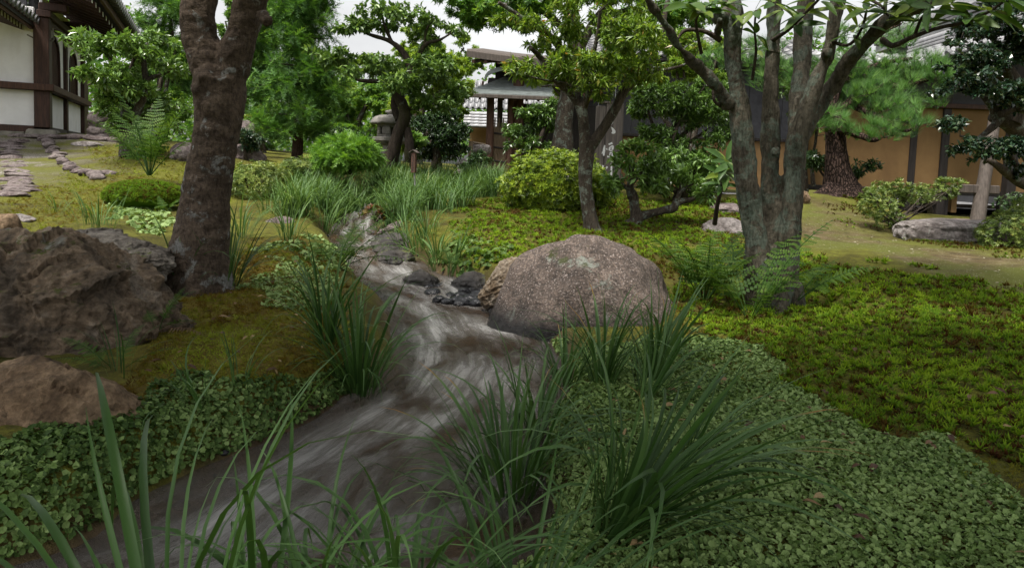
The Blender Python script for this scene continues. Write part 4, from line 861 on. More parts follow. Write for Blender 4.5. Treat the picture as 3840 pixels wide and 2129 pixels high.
def prop():
    b = P(3665, 815, 10.2); t_ = P(3735, 420, 10.6); T = thing('prop_pole', 'grey leaning support log in front of the clay wall at right', 'pole', b)
    part('log', tube([b - UZ * .1, (b + t_) / 2, t_], [.1, .088, .08], 9, 14, rough=.04), M_GREYWOOD, T); part('cross_log', bevbox((b + UZ * .42 + np.array([.08, .12, 0])), [.62, .06, 0], [0, .07, 0], [0, 0, .13], .012), M_GREYWOOD, T)
prop()
# ------------------------------------------------------------------ trees
B_FORK = barkmat('brown_flaky_bark', (.046, .034, .025), (.175, .132, .1), (.3, .31, .3), .575, 1.0, 0, True, strength=1.0, ls=8)
B_MULTI = barkmat('grey_green_bark', (.042, .037, .027), (.17, .152, .115), (.13, .165, .13), .5, 1.0, 0, False, strength=1.0, ls=6)
B_LICH = barkmat('lichened_bark', (.04, .032, .025), (.14, .115, .09), (.24, .28, .24), .54, 1.4, 0, False, moss=None, ls=7)
B_DARK = barkmat('dark_mossy_bark', (.022, .017, .013), (.075, .058, .045), (.2, .21, .18), .64, 1.0, 0, False, moss=(.03, .032, .01))
B_RED = barkmat('reddish_cedar_bark', (.04, .025, .018), (.11, .07, .05), (.1, .11, .06), .66, 1.0, 0, False)
B_PINE = barkmat('plated_pine_bark', (.05, .033, .027), (.17, .11, .088), (.25, .22, .2), .68, 1.0, 1.3, False, strength=1.0)
B_TWIG = barkmat('grey_brown_twig', (.045, .035, .028), (.13, .105, .085), (.2, .22, .19), .62, 2.0)
L_CAM = leafmat('glossy_green_leaf', [(.2, (.022, .045, .01)), (.5, (.055, .105, .02)), (.8, (.11, .18, .045))], .28, .22, spec=.55, gain=1.8)
L_DARK = leafmat('dark_evergreen_leaf', [(.2, (.01, .024, .009)), (.55, (.026, .055, .018)), (.85, (.06, .1, .035))], .26, .15, spec=.55, gain=1.5)
L_HOLLY = leafmat('blue_green_glossy_leaf', [(.2, (.008, .02, .011)), (.6, (.022, .05, .024)), (.9, (.07, .09, .04))], .2, .12, spec=.6, gain=1.4)
L_PERS = leafmat('mid_green_broad_leaf', [(.2, (.022, .045, .012)), (.55, (.055, .1, .022)), (.85, (.11, .165, .04))], .35, .25, gain=1.9)
L_MAPLE = leafmat('yellow_green_maple_leaf', [(.15, (.04, .085, .01)), (.5, (.1, .17, .018)), (.85, (.2, .26, .035))], .5, .45, gain=1.5)
L_MAPLE2 = leafmat('green_maple_leaf', [(.15, (.02, .055, .01)), (.5, (.05, .115, .018)), (.85, (.115, .185, .03))], .5, .4, gain=1.8)
L_PIER = leafmat('yellowish_long_leaf', [(.12, (.035, .06, .01)), (.5, (.09, .16, .02)), (.85, (.19, .25, .035)), (1.0, (.26, .14, .05))], .35, .35, gain=1.4)
L_CEDAR = leafmat('cedar_needle', [(.2, (.018, .045, .012)), (.55, (.05, .115, .022)), (.9, (.105, .19, .03))], .55, .25, gain=1.95)
L_YEW = leafmat('bright_yew_needle', [(.2, (.03, .075, .014)), (.55, (.075, .165, .022)), (.9, (.14, .25, .035))], .5, .3, gain=1.45)
L_PINE = leafmat('pine_needle', [(.2, (.02, .05, .016)), (.55, (.055, .13, .028)), (.9, (.12, .22, .05))], .45, .25, gain=1.6)
L_AZ = leafmat('lime_azalea_leaf', [(.15, (.022, .042, .006)), (.5, (.1, .16, .012)), (.85, (.21, .27, .02))], .42, .3, gain=1.35)
L_AZ2 = leafmat('soft_azalea_leaf', [(.15, (.03, .05, .012)), (.5, (.085, .13, .025)), (.85, (.18, .215, .055))], .42, .28, gain=1.4)
L_BIG = leafmat('large_leathery_leaf', [(.15, (.016, .045, .009)), (.5, (.045, .1, .016)), (.85, (.12, .17, .02))], .4, .28, spec=.35, gain=1.0)

def limb(spec, d, dd=None):
    """[(px,py,width px), ...] at depth d -> points, radii"""
    pts = []; rad = []
    for i, s in enumerate(spec):
        di = d if len(s) < 4 else s[3]; pts.append(P(s[0], s[1], di)); rad.append(s[2] * di / FPX / 2)
    return np.array(pts), np.array(rad)
def skeleton(limbs):
    """nodes (pos, radius) sampled densely along the limbs"""
    A = []; Rr = []
    for p_, r_ in limbs:
        n = max(4, int(np.linalg.norm(np.diff(p_, axis=0), axis=1).sum() / .06)); q = resample(np.column_stack([p_, r_]), n); A.append(q[:, :3]); Rr.append(q[:, 3])
    return np.concatenate(A), np.concatenate(Rr)
def blob_pts(blobs, n, r, shell=.5, sub=0):
    """n points in ellipsoids given as (centre, radii, weight)"""
    if sub:
        nb = []
        for b in blobs:
            for d_ in rdir(r, sub): nb.append((b[0] + d_ * b[1] * r.uniform(.35, .95), b[1] * np.array([.5, .5, .34]) * r.uniform(.7, 1.25)) + ((b[2] / sub,) if len(b) > 2 else ()))
        blobs = nb
    w = np.array([b[2] if len(b) > 2 else np.prod(b[1]) ** .7 for b in blobs]); k = r.choice(len(blobs), n, p=w / w.sum())
    C = np.array([b[0] for b in blobs]); S = np.array([b[1] for b in blobs]); d = rdir(r, n); rad = r.uniform(shell ** 3, 1, n) ** (1 / 3)
    return C[k] + d * rad[:, None] * S[k]
def twigs(nodes, rads, tips, r, tr=.004, wob=.12, up=.1, maxr=.03, K=6, grow=True):
    """connect every tip to the nearest node, nearest tips first; later twigs may branch off earlier ones"""
    d0 = np.array([np.min(((nodes - t) ** 2).sum(1)) for t in tips]); order = np.argsort(d0); NN = np.empty((len(nodes) + len(tips) * 3, 3)); NR = np.empty(len(NN)); m = len(nodes); NN[:m] = nodes; NR[:m] = rads
    PT = np.empty((len(tips), K, 3)); RR = np.empty((len(tips), K)); t = np.linspace(0, 1, K)
    for a, i in enumerate(order):
        tip = tips[i]; k = np.argmin(((NN[:m] - tip) ** 2).sum(1)); s = NN[k]; v = tip - s; L = np.linalg.norm(v) + 1e-6
        q = s + v * t[:, None]; q += (np.sin(np.pi * t) * L * wob)[:, None] * r.normal(size=3) + (np.sin(np.pi * t) * L * up)[:, None] * UZ
        q[1:-1] += r.normal(size=(K - 2, 3)) * L * wob * .25; PT[a] = q
        r0 = min(NR[k] * .7, maxr, tr * 1.3 + L * .02); RR[a] = r0 + (tr - r0) * t ** .8
        if grow:
            for j in (2, 3, 4): NN[m] = q[j]; NR[m] = RR[a, j]; m += 1
    return PT, RR
def leaves_on(PT, r, per, size, tpl, tint=(.5, .2), fr=.35, upn=.6, spread=.9, offs=.03, var=.25, mi=0, droop=0.0, tz=None, out=None):
    """leaves along the outer part of each twig"""
    n = len(PT); K = PT.shape[1]; N_ = n * per; ti = np.repeat(np.arange(n), per); u = fr + (1 - fr) * r.uniform(0, 1, N_) ** .8; f = u * (K - 1); i = np.minimum(f.astype(int), K - 2); w = (f - i)[:, None]
    pos = PT[ti, i] * (1 - w) + PT[ti, i + 1] * w; dr = unit(PT[ti, i + 1] - PT[ti, i]); ax = unit(dr * .6 + rdir(r, N_) * spread + np.array([0, 0, -droop])); nr = unit(rdir(r, N_) * (1 - upn) + UZ * upn)
    pos = pos + rdir(r, N_) * offs; R = frames(ax, nr); S = size * r.uniform(1 - var, 1 + var, N_); tn = np.clip(r.normal(tint[0], tint[1], N_), 0, 1)
    if tz is not None: tn = np.clip(tn + tz(pos), 0, 1)
    return scatter(tpl[0], tpl[1], pos, R, S, tn, mi)
def limbs_mesh(limbs, sides=10, rough=.06, seed=0, n=None):
    o = []
    for i, (p_, r_) in enumerate(limbs): o += tube(p_, r_, n or max(6, 5 * (len(p_) - 1)), sides, rough=rough, seed=seed + i * 7)
    return o
def remeshed(pieces, voxel, disp=(), sm=2):
    """join overlapping tubes into one skin, then roughen it"""
    me = mesh_data('tmp', pieces, []); o = bpy.data.objects.new('tmp', me); COL.objects.link(o)
    md = o.modifiers.new('r', 'REMESH'); md.mode = 'VOXEL'; md.voxel_size = voxel
    ms = o.modifiers.new('s', 'SMOOTH'); ms.factor = .5; ms.iterations = sm
    dg = bpy.context.evaluated_depsgraph_get(); ev = o.evaluated_get(dg); m2 = ev.to_mesh(); n = len(m2.vertices); V = np.empty(n * 3); m2.vertices.foreach_get('co', V); V = V.reshape(-1, 3); Nn = np.empty(n * 3); m2.vertices.foreach_get('normal', Nn); Nn = Nn.reshape(-1, 3)
    m2.calc_loop_triangles(); T = np.empty(len(m2.loop_triangles) * 3, np.int32); m2.loop_triangles.foreach_get('vertices', T); ev.to_mesh_clear(); bpy.data.objects.remove(o); bpy.data.meshes.remove(me)
    for sc, am, o_, st in disp: V = V + Nn * (am * fbm(V * np.asarray(sc) + st, o_))[:, None]
    return piece(V, T.reshape(-1, 3))
def make_tree(name, label, cat, base, limbs, bark, tw, leaves, leafm, group=None, trunk=None, extra=None):
    T = thing(name, label, cat, base, group); tr_ = trunk if trunk is not None else limbs_mesh(limbs)
    part('trunk', tr_, bark, T)
    if tw is not None: tag(part('twigs', tw, B_TWIG, T), kind='stuff')
    if leaves: tag(part('crown', leaves, leafm, T), kind='stuff')
    return T
def E(px, py, d, rx, ry, rd_=None, w=None):
    """ellipsoid blob given in photograph pixels at depth d"""
    s = d / FPX; e = (P(px, py, d), np.array([rx * s, (rd_ if rd_ is not None else rx * s), ry * s])); return e if w is None else e + (w,)

# near forked tree on the left
def fork_tree():
    d = 4.0; r = rng(1)
    tr = limb([(730, 1120, 380), (738, 1060, 300), (745, 950, 245), (757, 850, 222), (772, 720, 196), (795, 600, 188), (815, 480, 188), (822, 380, 205), (822, 300, 215)], d)
    ll = limb([(805, 330, 150), (775, 230, 150), (748, 130, 142), (742, 30, 142), (765, -80, 140, 4.05), (800, -250, 120, 4.2), (780, -480, 90, 4.4)], d)
    rl = limb([(850, 330, 140), (880, 220, 142), (912, 120, 134), (938, 20, 140), (965, -80, 138, 3.95), (1010, -250, 120, 3.8), (1080, -520, 85, 3.6)], d)
    fl = [limb([(738, 1000, 130), (690, 1070, 90), (640, 1125, 40)], d), limb([(745, 1000, 120), (800, 1085, 80), (850, 1120, 30)], d), limb([(740, 980, 120, 3.95), (720, 1080, 100, 3.85), (705, 1150, 40, 3.75)], d)]
    kn = [limb([(760, 345, 70, 3.95), (738, 330, 60, 3.88), (728, 322, 30, 3.86)], d), limb([(985, 60, 60, 3.9), (1005, 85, 40, 3.84)], d), limb([(770, 280, 80, 3.92), (770, 310, 50, 3.86)], d)]
    def gir(p_, r_): return tube(p_, r_, 30, 16)
    tr, ll, rl = [(a, b * .88) for a, b in (tr, ll, rl)]
    pcs = sum([gir(*x) for x in (tr, ll, rl)], []) + sum([tube(*x, 8, 10) for x in fl + kn], [])
    body = remeshed(pcs, .012, [((4, 4, 3), .007, 3, 0), ((9, 9, 24), .004, 3, 4), ((30, 30, 22), .004, 3, 9)])
    tops = [ll, rl, limb([(800, -250, 90, 4.2), (600, -500, 60, 4.6), (300, -700, 30, 5.0)], 4), limb([(1010, -250, 90, 3.8), (1350, -600, 50, 3.6), (1700, -900, 30, 3.5)], 4), limb([(780, -400, 70, 4.3), (500, -900, 40, 3.6), (200, -1400, 25, 3.0)], 4)]
    pcs2 = sum([tube(*x, 14, 10, rough=.05) for x in tops[2:]], [])
    nd, nr = skeleton(tops); nd_ok = nd[:, 2] > 2.2; nd, nr = nd[nd_ok], nr[nd_ok]
    tips = blob_pts([((-2.4, 3.6, 4.0), (1.5, 1.1, .6), .25), ((-1.3, 1.7, 3.6), (1.6, 1.3, .6), .5), ((-3.2, 1.8, 3.7), (1.4, 1.4, .6), .4), ((-.8, .0, 3.5), (1.7, 1.3, .5), .5), ((-2.8, .0, 3.5), (1.5, 1.3, .5), .4)], 500, r)  # unseen crown, spread and thickened over the near bank to shade it
    PT, RR = twigs(nd, nr, tips, r); T = thing('forked_tree', 'thick forked tree trunk with flaky grey patches on the left bank', 'tree', P(738, 1075, d))
    part('trunk', body, B_FORK, T); tag(part('upper_limbs', pcs2 + [tubes_batch(PT[:, [0, 2, 5]], RR[:, [0, 2, 5]])], B_FORK, T), kind='stuff'); part('crown', leaves_on(PT, r, 20, .18, leaf4(.55), offs=.16, fr=.2), L_PERS, T)
fork_tree()

# near multi-stemmed tree on the right
BIGLEAF = None
def big_leaf_mesh(seed, w=.29):
    r = rng(seed); n = 9; V = []; F = []; bend = r.uniform(.1, .35)
    for i in range(n):
        t = i / (n - 1); hw = w / 2 * math.sin(math.pi * min(1, t * .93 + .04) ** .85) ** .8 + .004; z = -bend * t * t + .02; 
        for u in (-1, -.5, 0, .5, 1): V.append([u * hw, t, z + .22 * abs(u) * hw + .012 * math.sin(9 * t + seed) * abs(u)])
    for i in range(n - 1):
        for j in range(4): F.append([i * 5 + j, i * 5 + j + 1, i * 5 + 6 + j, i * 5 + 5 + j])
    return mesh_data('leaf', piece(V, F, r.uniform(.25, .85)), L_BIG)
LEAFM = [big_leaf_mesh(s) for s in range(8)]
def whorl(T, c, n, L, r, axis=UZ, spread=1.0, droop=.2):
    a = unit(axis); u = unit(np.cross(a, [.3, .9, .2])); v = np.cross(a, u)
    for i in range(n):
        th = 2 * math.pi * (i + r.uniform(-.2, .2)) / n; ax = unit((u * math.cos(th) + v * math.sin(th)) * spread + a * r.uniform(.1, .7) - UZ * droop * r.uniform(.3, 1.4))
        R = frames(ax[None], unit(a + r.normal(size=3) * .3)[None])[0]; M = np.eye(4); M[:3, :3] = R * L * r.uniform(.75, 1.15); M[:3, 3] = c + ax * .015; inst('leaf', LEAFM[r.integers(8)], M, T)
def multi_tree():
    d = 4.5; r = rng(2)
    S = [limb([(2870, 1190, 200, 4.45), (2850, 1000, 150), (2822, 800, 116), (2798, 646, 98), (2773, 398, 88), (2750, 199, 86), (2742, 0, 80), (2730, -250, 70, 4.6), (2700, -600, 45, 4.9)], 4.42),
         limb([(2900, 1190, 150), (2895, 950, 120), (2890, 646, 86), (2888, 398, 80), (2898, 199, 66), (2904, 0, 60), (2920, -300, 48)], 4.5),
         limb([(2920, 1190, 150), (2950, 900, 130), (2978, 646, 100), (2990, 398, 92, 4.62), (3008, 199, 84, 4.7), (3018, 0, 66, 4.8), (3030, -300, 50, 5)], 4.5),
         limb([(2950, 1195, 140, 4.42), (2955, 950, 120, 4.4), (2970, 640, 92, 4.4), (3005, 480, 78, 4.4), (3065, 300, 72, 4.4), (3108, 199, 62, 4.4), (3142, 0, 60, 4.4), (3190, -300, 48, 4.5)], 4.42),
         limb([(3000, 520, 70, 4.5), (3060, 423, 66, 4.55), (3130, 310, 70, 4.5), (3199, 209, 72, 4.4), (3323, 85, 66, 4.2), (3497, -10, 58, 4.0), (3700, -120, 45, 3.8), (3950, -280, 30, 3.6)], 4.5),
         limb([(2735, 400, 56, 4.4), (2690, 330, 52, 4.35), (2620, 258, 46, 4.3), (2560, 195, 42, 4.2), (2500, 100, 38, 4.1), (2430, 0, 34, 4.0), (2330, -150, 24, 3.9)], 4.4),
         limb([(2690, 130, 40, 4.35), (2700, 70, 30, 4.2)], 4.4)]
    knots = [limb([(3095, 205, 40, 4.38), (3108, 195, 36, 4.3)], 4.4), limb([(2700, 70, 60), (2690, 62, 30, 4.3)], 4.4), limb([(2905, 575, 60), (2912, 570, 20, 4.38)], 4.4)]
    flare = [limb([(2880, 1080, 120, 4.4), (2840, 1180, 60, 4.3), (2800, 1220, 20, 4.25)], 4.4), limb([(2960, 1080, 110, 4.4), (3000, 1170, 60, 4.35), (3040, 1200, 20, 4.3)], 4.4), limb([(2915, 1060, 120, 4.4), (2915, 1200, 80, 4.2)], 4.4)]
    S = [(a, b * .76) for a, b in S]
    pcs = sum([tube(*x, 40, 14) for x in S], []) + sum([tube(*x, 8, 10) for x in knots + flare], [])
    body = remeshed(pcs, .0125, [((5, 5, 3), .016, 3, 0), ((30, 30, 7), .007, 3, 5), ((45, 45, 30), .003, 2, 8)])
    T = thing('multi_stemmed_tree', 'grey multi-stemmed tree with large leathery leaves standing in bright moss', 'tree', P(2915, 1165, 4.45))
    part('trunk', body, B_MULTI, T)
    br = [limb([(3310, 150, 24, 4.2), (3350, 172, 20, 4.0), (3420, 140, 17, 3.8), (3520, 105, 15, 3.7), (3620, 85, 13, 3.6), (3700, 50, 11, 3.55), (3760, 10, 9, 3.5)], 4), limb([(3430, 135, 14, 3.8), (3450, 80, 11, 3.75), (3490, 20, 10, 3.7), (3510, -40, 8, 3.7)], 4),
          limb([(2700, 150, 24, 4.35), (2640, 118, 16, 4.3), (2570, 115, 14, 4.3), (2540, 150, 8, 4.3)], 4), limb([(2630, 200, 14, 4.3), (2610, 90, 10, 4.1), (2620, 55, 8, 4.0)], 4),
          limb([(2900, 150, 18, 4.45), (2960, 110, 14, 4.2), (3020, 50, 12, 4.0), (3070, 0, 10, 3.9), (3100, -40, 8, 3.8)], 4), limb([(3100, 150, 14, 4.4), (3180, 170, 12, 4.3), (3230, 110, 10, 4.2), (3250, 40, 9, 4.1)], 4),
          limb([(2820, 300, 12, 4.5), (2835, 200, 10, 4.4), (2830, 110, 8, 4.3), (2835, 40, 8, 4.2)], 4), limb([(3200, -30, 14, 4.3), (3300, 20, 10, 4.0), (3330, 60, 8, 3.9)], 4), limb([(2700, 395, 14, 4.4), (2680, 380, 12, 4.3), (2672, 340, 9, 4.3)], 4)]
    for x in br: part('branch', tube(*x, 14, 7, rough=.05), B_TWIG, T)
    for a, b, dd, n_, L in [(2620, 50, 4.0, 7, .17), (2575, 20, 4.0, 6, .18), (2660, 15, 4.05, 7, .17), (2832, 45, 4.2, 7, .16), (2830, 130, 4.3, 6, .13), (2840, 190, 4.5, 6, .12), (2900, 15, 4.0, 5, .16), (3020, 55, 4.0, 6, .17), (3075, 5, 3.9, 6, .18), (2985, 95, 4.1, 4, .14), (3225, 100, 4.2, 7, .15), (3250, 45, 4.1, 7, .16), (3330, 50, 3.9, 7, .17), (3300, 10, 3.9, 6, .18),
                            (3445, 85, 3.75, 6, .17), (3490, 20, 3.7, 6, .18), (3560, 15, 3.6, 5, .17), (3640, 70, 3.6, 6, .18), (3700, 45, 3.5, 6, .18), (3770, 5, 3.45, 6, .19), (3410, 20, 3.8, 6, .17), (3160, 20, 4.2, 5, .16), (2720, 20, 4.0, 5, .16), (2760, 60, 4.25, 4, .13), (3200, 130, 4.3, 4, .13), (2940, 40, 4.15, 5, .15)]:
        whorl(T, P(a, b, dd), n_, L, r, axis=unit(np.array([r.normal() * .4, -.3, .8])), droop=.35)
    # crown above the frame, unseen, extended towards the viewer to shade the foreground
    nd, nr = skeleton([x for x in S]); k = nd[:, 2] > 2.15; tips = blob_pts([((2.2, 3.8, 3.5), (1.1, .9, .5), .12), ((2.2, 1.2, 3.4), (1.5, 1.0, .5), .3), ((.9, 1.6, 3.3), (1.2, 1.2, .5), .35), ((.8, .2, 3.3), (1.7, 1.2, .5), .4)], 430, r); PT, RR = twigs(nd[k], nr[k], tips, r)
    part('upper_twigs', tubes_batch(PT[:, [0, 2, 5]], RR[:, [0, 2, 5]]), B_TWIG, T); part('crown', leaves_on(PT, r, 16, .2, leaf4(.4), offs=.16, droop=.2, fr=.2), L_BIG, T)
multi_tree()

# slender leaning tree in the middle
def mid_tree():
    d = 7.0; r = rng(3)
    S = [limb([(2232, 885, 130), (2218, 850, 98), (2203, 760, 84), (2193, 660, 84), (2200, 580, 96), (2205, 530, 100)], d),
         limb([(2195, 560, 75), (2190, 480, 66), (2180, 410, 62), (2140, 350, 50), (2095, 310, 46), (2058, 260, 44), (2025, 215, 34), (1990, 180, 24, 6.8)], d),
         limb([(2195, 500, 60), (2178, 400, 64), (2160, 330, 60, 7.2), (2125, 270, 56, 7.3), (2110, 200, 48, 7.3), (2060, 135, 42, 7.2), (1985, 90, 36, 7.0), (1930, 50, 30, 6.9), (1870, 10, 22, 6.8)], d),
         limb([(2205, 560, 80), (2250, 500, 62), (2300, 420, 60), (2350, 330, 54), (2420, 270, 50), (2455, 190, 42), (2480, 120, 36), (2500, 20, 26), (2520, -80, 20)], d),
         limb([(2185, 430, 40), (2210, 330, 36, 6.9), (2215, 240, 30, 6.8), (2240, 140, 24, 6.7), (2250, 40, 18, 6.6)], d), limb([(2420, 270, 30), (2440, 270, 26, 6.9), (2530, 255, 18, 6.8), (2600, 230, 12, 6.7)], d), limb([(2140, 350, 24, 6.9), (2120, 315, 16, 6.7), (2040, 300, 12, 6.6), (1975, 285, 8, 6.5)], d)]
    S = [(a, b * .62) for a, b in S]; nd, nr = skeleton(S); k = proj(nd)[1] < 400
    tips = blob_pts([E(2010, 250, 6.8, 130, 70, .6), E(2150, 190, 6.7, 160, 110, .7), E(2320, 190, 6.8, 150, 120, .7), E(2460, 140, 6.8, 140, 110, .6), E(2080, 60, 6.8, 170, 70, .6), E(2300, 40, 6.8, 200, 80, .7), E(2250, 300, 6.7, 120, 60, .5), E(2000, 130, 6.9, 100, 60, .4), E(2400, 260, 6.6, 90, 50, .4)], 460, r, .3, 5)
    PT, RR = twigs(nd[k], nr[k], tips, r, .003, .16)
    make_tree('slender_tree', 'slender leaning tree with lichened forked limbs beside the azalea dome', 'tree', P(2220, 865, d), S, B_LICH, [tubes_batch(PT[:, [0, 2, 5]], RR[:, [0, 2, 5]])], [leaves_on(PT, r, 26, .075, leaf4(.3, .05), (.5, .2), fr=.45, offs=.02, spread=.8, droop=.25)], L_PIER, trunk=limbs_mesh(S, 14, .08, 3))
mid_tree()
def crooked_tree():
    d = 11.0; r = rng(4)
    S = [limb([(1440, 665, 150), (1458, 620, 108), (1475, 560, 84), (1498, 490, 74), (1518, 440, 76), (1512, 400, 66), (1495, 360, 58), (1505, 335, 50), (1535, 300, 44), (1538, 255, 42), (1510, 195, 36), (1460, 155, 28), (1385, 130, 20), (1350, 110, 12)], d),
         limb([(1500, 350, 44), (1480, 325, 36), (1458, 303, 30), (1400, 305, 26), (1345, 300, 22), (1310, 275, 18), (1285, 245, 12), (1200, 210, 8)], d), limb([(1540, 270, 34), (1575, 200, 30), (1600, 165, 24), (1650, 150, 16), (1700, 120, 8)], d), limb([(1525, 410, 30), (1580, 400, 24), (1640, 378, 16), (1680, 385, 10)], d),
         limb([(1495, 450, 44, 11.2), (1478, 400, 40, 11.3), (1482, 350, 34, 11.3), (1500, 300, 26, 11.4)], d), limb([(1470, 160, 22), (1440, 90, 16), (1430, 40, 10)], d), limb([(1590, 180, 18), (1600, 110, 12), (1640, 60, 8)], d), limb([(1530, 610, 50, 10.9), (1535, 560, 60, 10.9), (1528, 480, 40, 11)], d)]
    S = [(a, b * .62) for a, b in S]; nd, nr = skeleton(S); k = proj(nd)[1] < 390
    tips = blob_pts([E(1430, 70, 11, 130, 45, .6), E(1350, 110, 11, 90, 45, .5), E(1640, 110, 11, 110, 55, .6), E(1530, 60, 11, 90, 50, .5), E(1370, 250, 10.8, 150, 45, .7), E(1220, 210, 10.8, 80, 45, .5), E(1550, 250, 10.8, 140, 55, .7), E(1660, 330, 10.8, 80, 60, .5), E(1480, 300, 10.6, 130, 45, .6), E(1640, 220, 11, 90, 50, .5), E(1600, 395, 10.6, 90, 30, .4)], 520, r, .3, 5)
    PT, RR = twigs(nd[k], nr[k], tips, r, .0045, .14)
    make_tree('crooked_tree', 'dark crooked tree with twisting limbs and broad leaves beside the stone lantern', 'tree', P(1450, 655, d), S, B_DARK, [tubes_batch(PT[:, [0, 2, 5]], RR[:, [0, 2, 5]])], [leaves_on(PT, r, 17, .095, leaf4(.5, .1), (.5, .2), fr=.4, offs=.03, droop=.15)], L_PERS, trunk=limbs_mesh(S, 12, .12, 9))
crooked_tree()
def cedar(name, label, px, base_py, top_py, d, widths, seed, lm, bark=B_RED, tr=44, nb=70, lean=0, size=.2, per=26):
    r = rng(seed); b = P(px, base_py, d); t_ = P(px + lean, top_py, d); S = [(np.array([b - UZ * .1, b * .6 + t_ * .4, t_]), np.array([tr, tr * .7, 5]) * d / FPX / 2)]
    PTs = []; RRs = []
    for i in range(nb):
        f = .13 + .87 * (np.floor(r.uniform(0, 11)) + r.normal(0, .16)) / 11 + .03; f = min(max(f, .12), 1); py = base_py + (top_py - base_py) * f; w = np.interp(py, [x[0] for x in widths][::-1], [x[1] for x in widths][::-1]) * d / FPX * r.uniform(.65, 1.05); th = r.uniform(0, 2 * math.pi); c = b + (t_ - b) * f
        o = np.array([math.cos(th), math.sin(th), 0]) * w; q = np.array([c, c + o * .35 + UZ * w * .02, c + o * .7 - UZ * w * .03, c + o + UZ * w * .06]); PTs.append(resample(q, 6)); RRs.append(np.linspace(.018 + .012 * w, .004, 6))
    PT = np.array(PTs); RR = np.array(RRs); tips = []; 
    nd = PT[:, 1:].reshape(-1, 3); sub = nd[r.integers(0, len(nd), nb * 5)] ; L = r.uniform(.12, .34, len(sub))[:, None]; tp = sub + unit(rdir(r, len(sub)) * np.array([1, 1, .5]) + UZ * .1) * L
    P2 = np.stack([sub + (tp - sub) * t for t in np.linspace(0, 1, 6)], 1); R2 = np.full((len(sub), 6), .004); A = np.concatenate([PT, P2])
    lv = [leaves_on(A, r, per, size, spray(9, .1, .34, s), (.5, .2), fr=.3, upn=.7, offs=.04, spread=.8, tz=lambda q: .22 * fbm(q * 3, 2)) for s in range(2)]
    return make_tree(name, label, 'tree', b, S, bark, [tubes_batch(PT[:, [0, 2, 5]], RR[:, [0, 2, 5]]), tubes_batch(P2[:, [0, 5]], R2[:, [0, 5]])], lv, lm, trunk=limbs_mesh(S, 12, .08, seed))
cedar('cedar_tree', 'tall layered cedar with bright feathery branches left of the crooked tree', 1112, 600, -120, 13.0, [(600, 120), (540, 150), (450, 170), (300, 150), (150, 120), (0, 90), (-120, 30)], 5, L_CEDAR, nb=90, lean=45, per=10, size=.2)
cedar('tall_conifer', 'thin far conifer showing against the sky above the temple eave', 660, 420, -80, 24.0, [(420, 60), (200, 120), (60, 150), (-80, 60)], 6, L_CEDAR, tr=34, nb=50, per=9, size=.3, lean=-30)
cedar('dark_conifer', 'darker conifer just behind the fork of the near tree', 985, 560, -100, 17.0, [(560, 90), (300, 110), (100, 100), (-100, 40)], 7, L_CEDAR, nb=50, per=10, size=.26)
def leafy(name, label, base, limbs, blobs, n, per, size, tpl, lm, bark=B_TWIG, seed=0, tint=(.5, .2), shell=.35, up=.6, fr=.4, sides=8, cat='tree', tr=.004, offs=.03, droop=.0, group=None, spread=.9, minpy=None):
    r = rng(seed); nd, nr = skeleton(limbs); 
    if minpy is not None: k = proj(nd)[1] < minpy; nd, nr = nd[k], nr[k]
    tips = blob_pts(blobs, n, r, shell, 6); PT, RR = twigs(nd, nr, tips, r, tr, .15)
    return make_tree(name, label, cat, base, limbs, bark, [tubes_batch(PT[:, [0, 2, 5]], RR[:, [0, 2, 5]])], [leaves_on(PT, r, per, size, tpl, tint, fr=fr, upn=up, offs=offs, droop=droop, spread=spread)], lm, group, trunk=limbs_mesh(limbs, sides, .08, seed))
# glossy tree before the temple
S = [limb([(478, 585, 60), (470, 520, 42), (470, 420, 34), (460, 320, 30), (430, 240, 22), (380, 180, 14)], 10.3), limb([(478, 585, 50), (490, 480, 36), (530, 380, 32), (545, 300, 26), (540, 230, 18), (560, 160, 10)], 10.3), limb([(530, 370, 24), (560, 300, 20), (610, 280, 12), (650, 260, 8)], 10.3), limb([(470, 330, 18), (420, 290, 14), (370, 300, 8), (330, 320, 6)], 10.1),
     limb([(590, 560, 26, 11), (570, 440, 22, 11), (600, 330, 18, 11), (620, 230, 12, 11)], 11), limb([(490, 260, 16), (510, 190, 12), (500, 130, 8)], 10.3)]
leafy('glossy_tree', 'pale glossy leaved tree in front of the temple windows', P(480, 578, 10.3), S, [E(440, 190, 10, 120, 70, .9), E(570, 180, 10.2, 120, 75, .8), E(345, 170, 9.8, 40, 45, .4), E(490, 320, 10.2, 130, 80, .8), E(620, 330, 10.5, 90, 110, .7), E(410, 400, 10, 70, 60, .5), E(520, 450, 10.4, 140, 50, .6), E(320, 130, 9.8, 25, 20, .3)], 420, 13, .1, leaf4(.46, .12), L_CAM, B_LICH, 8, (.6, .2), .2, .7, .45)
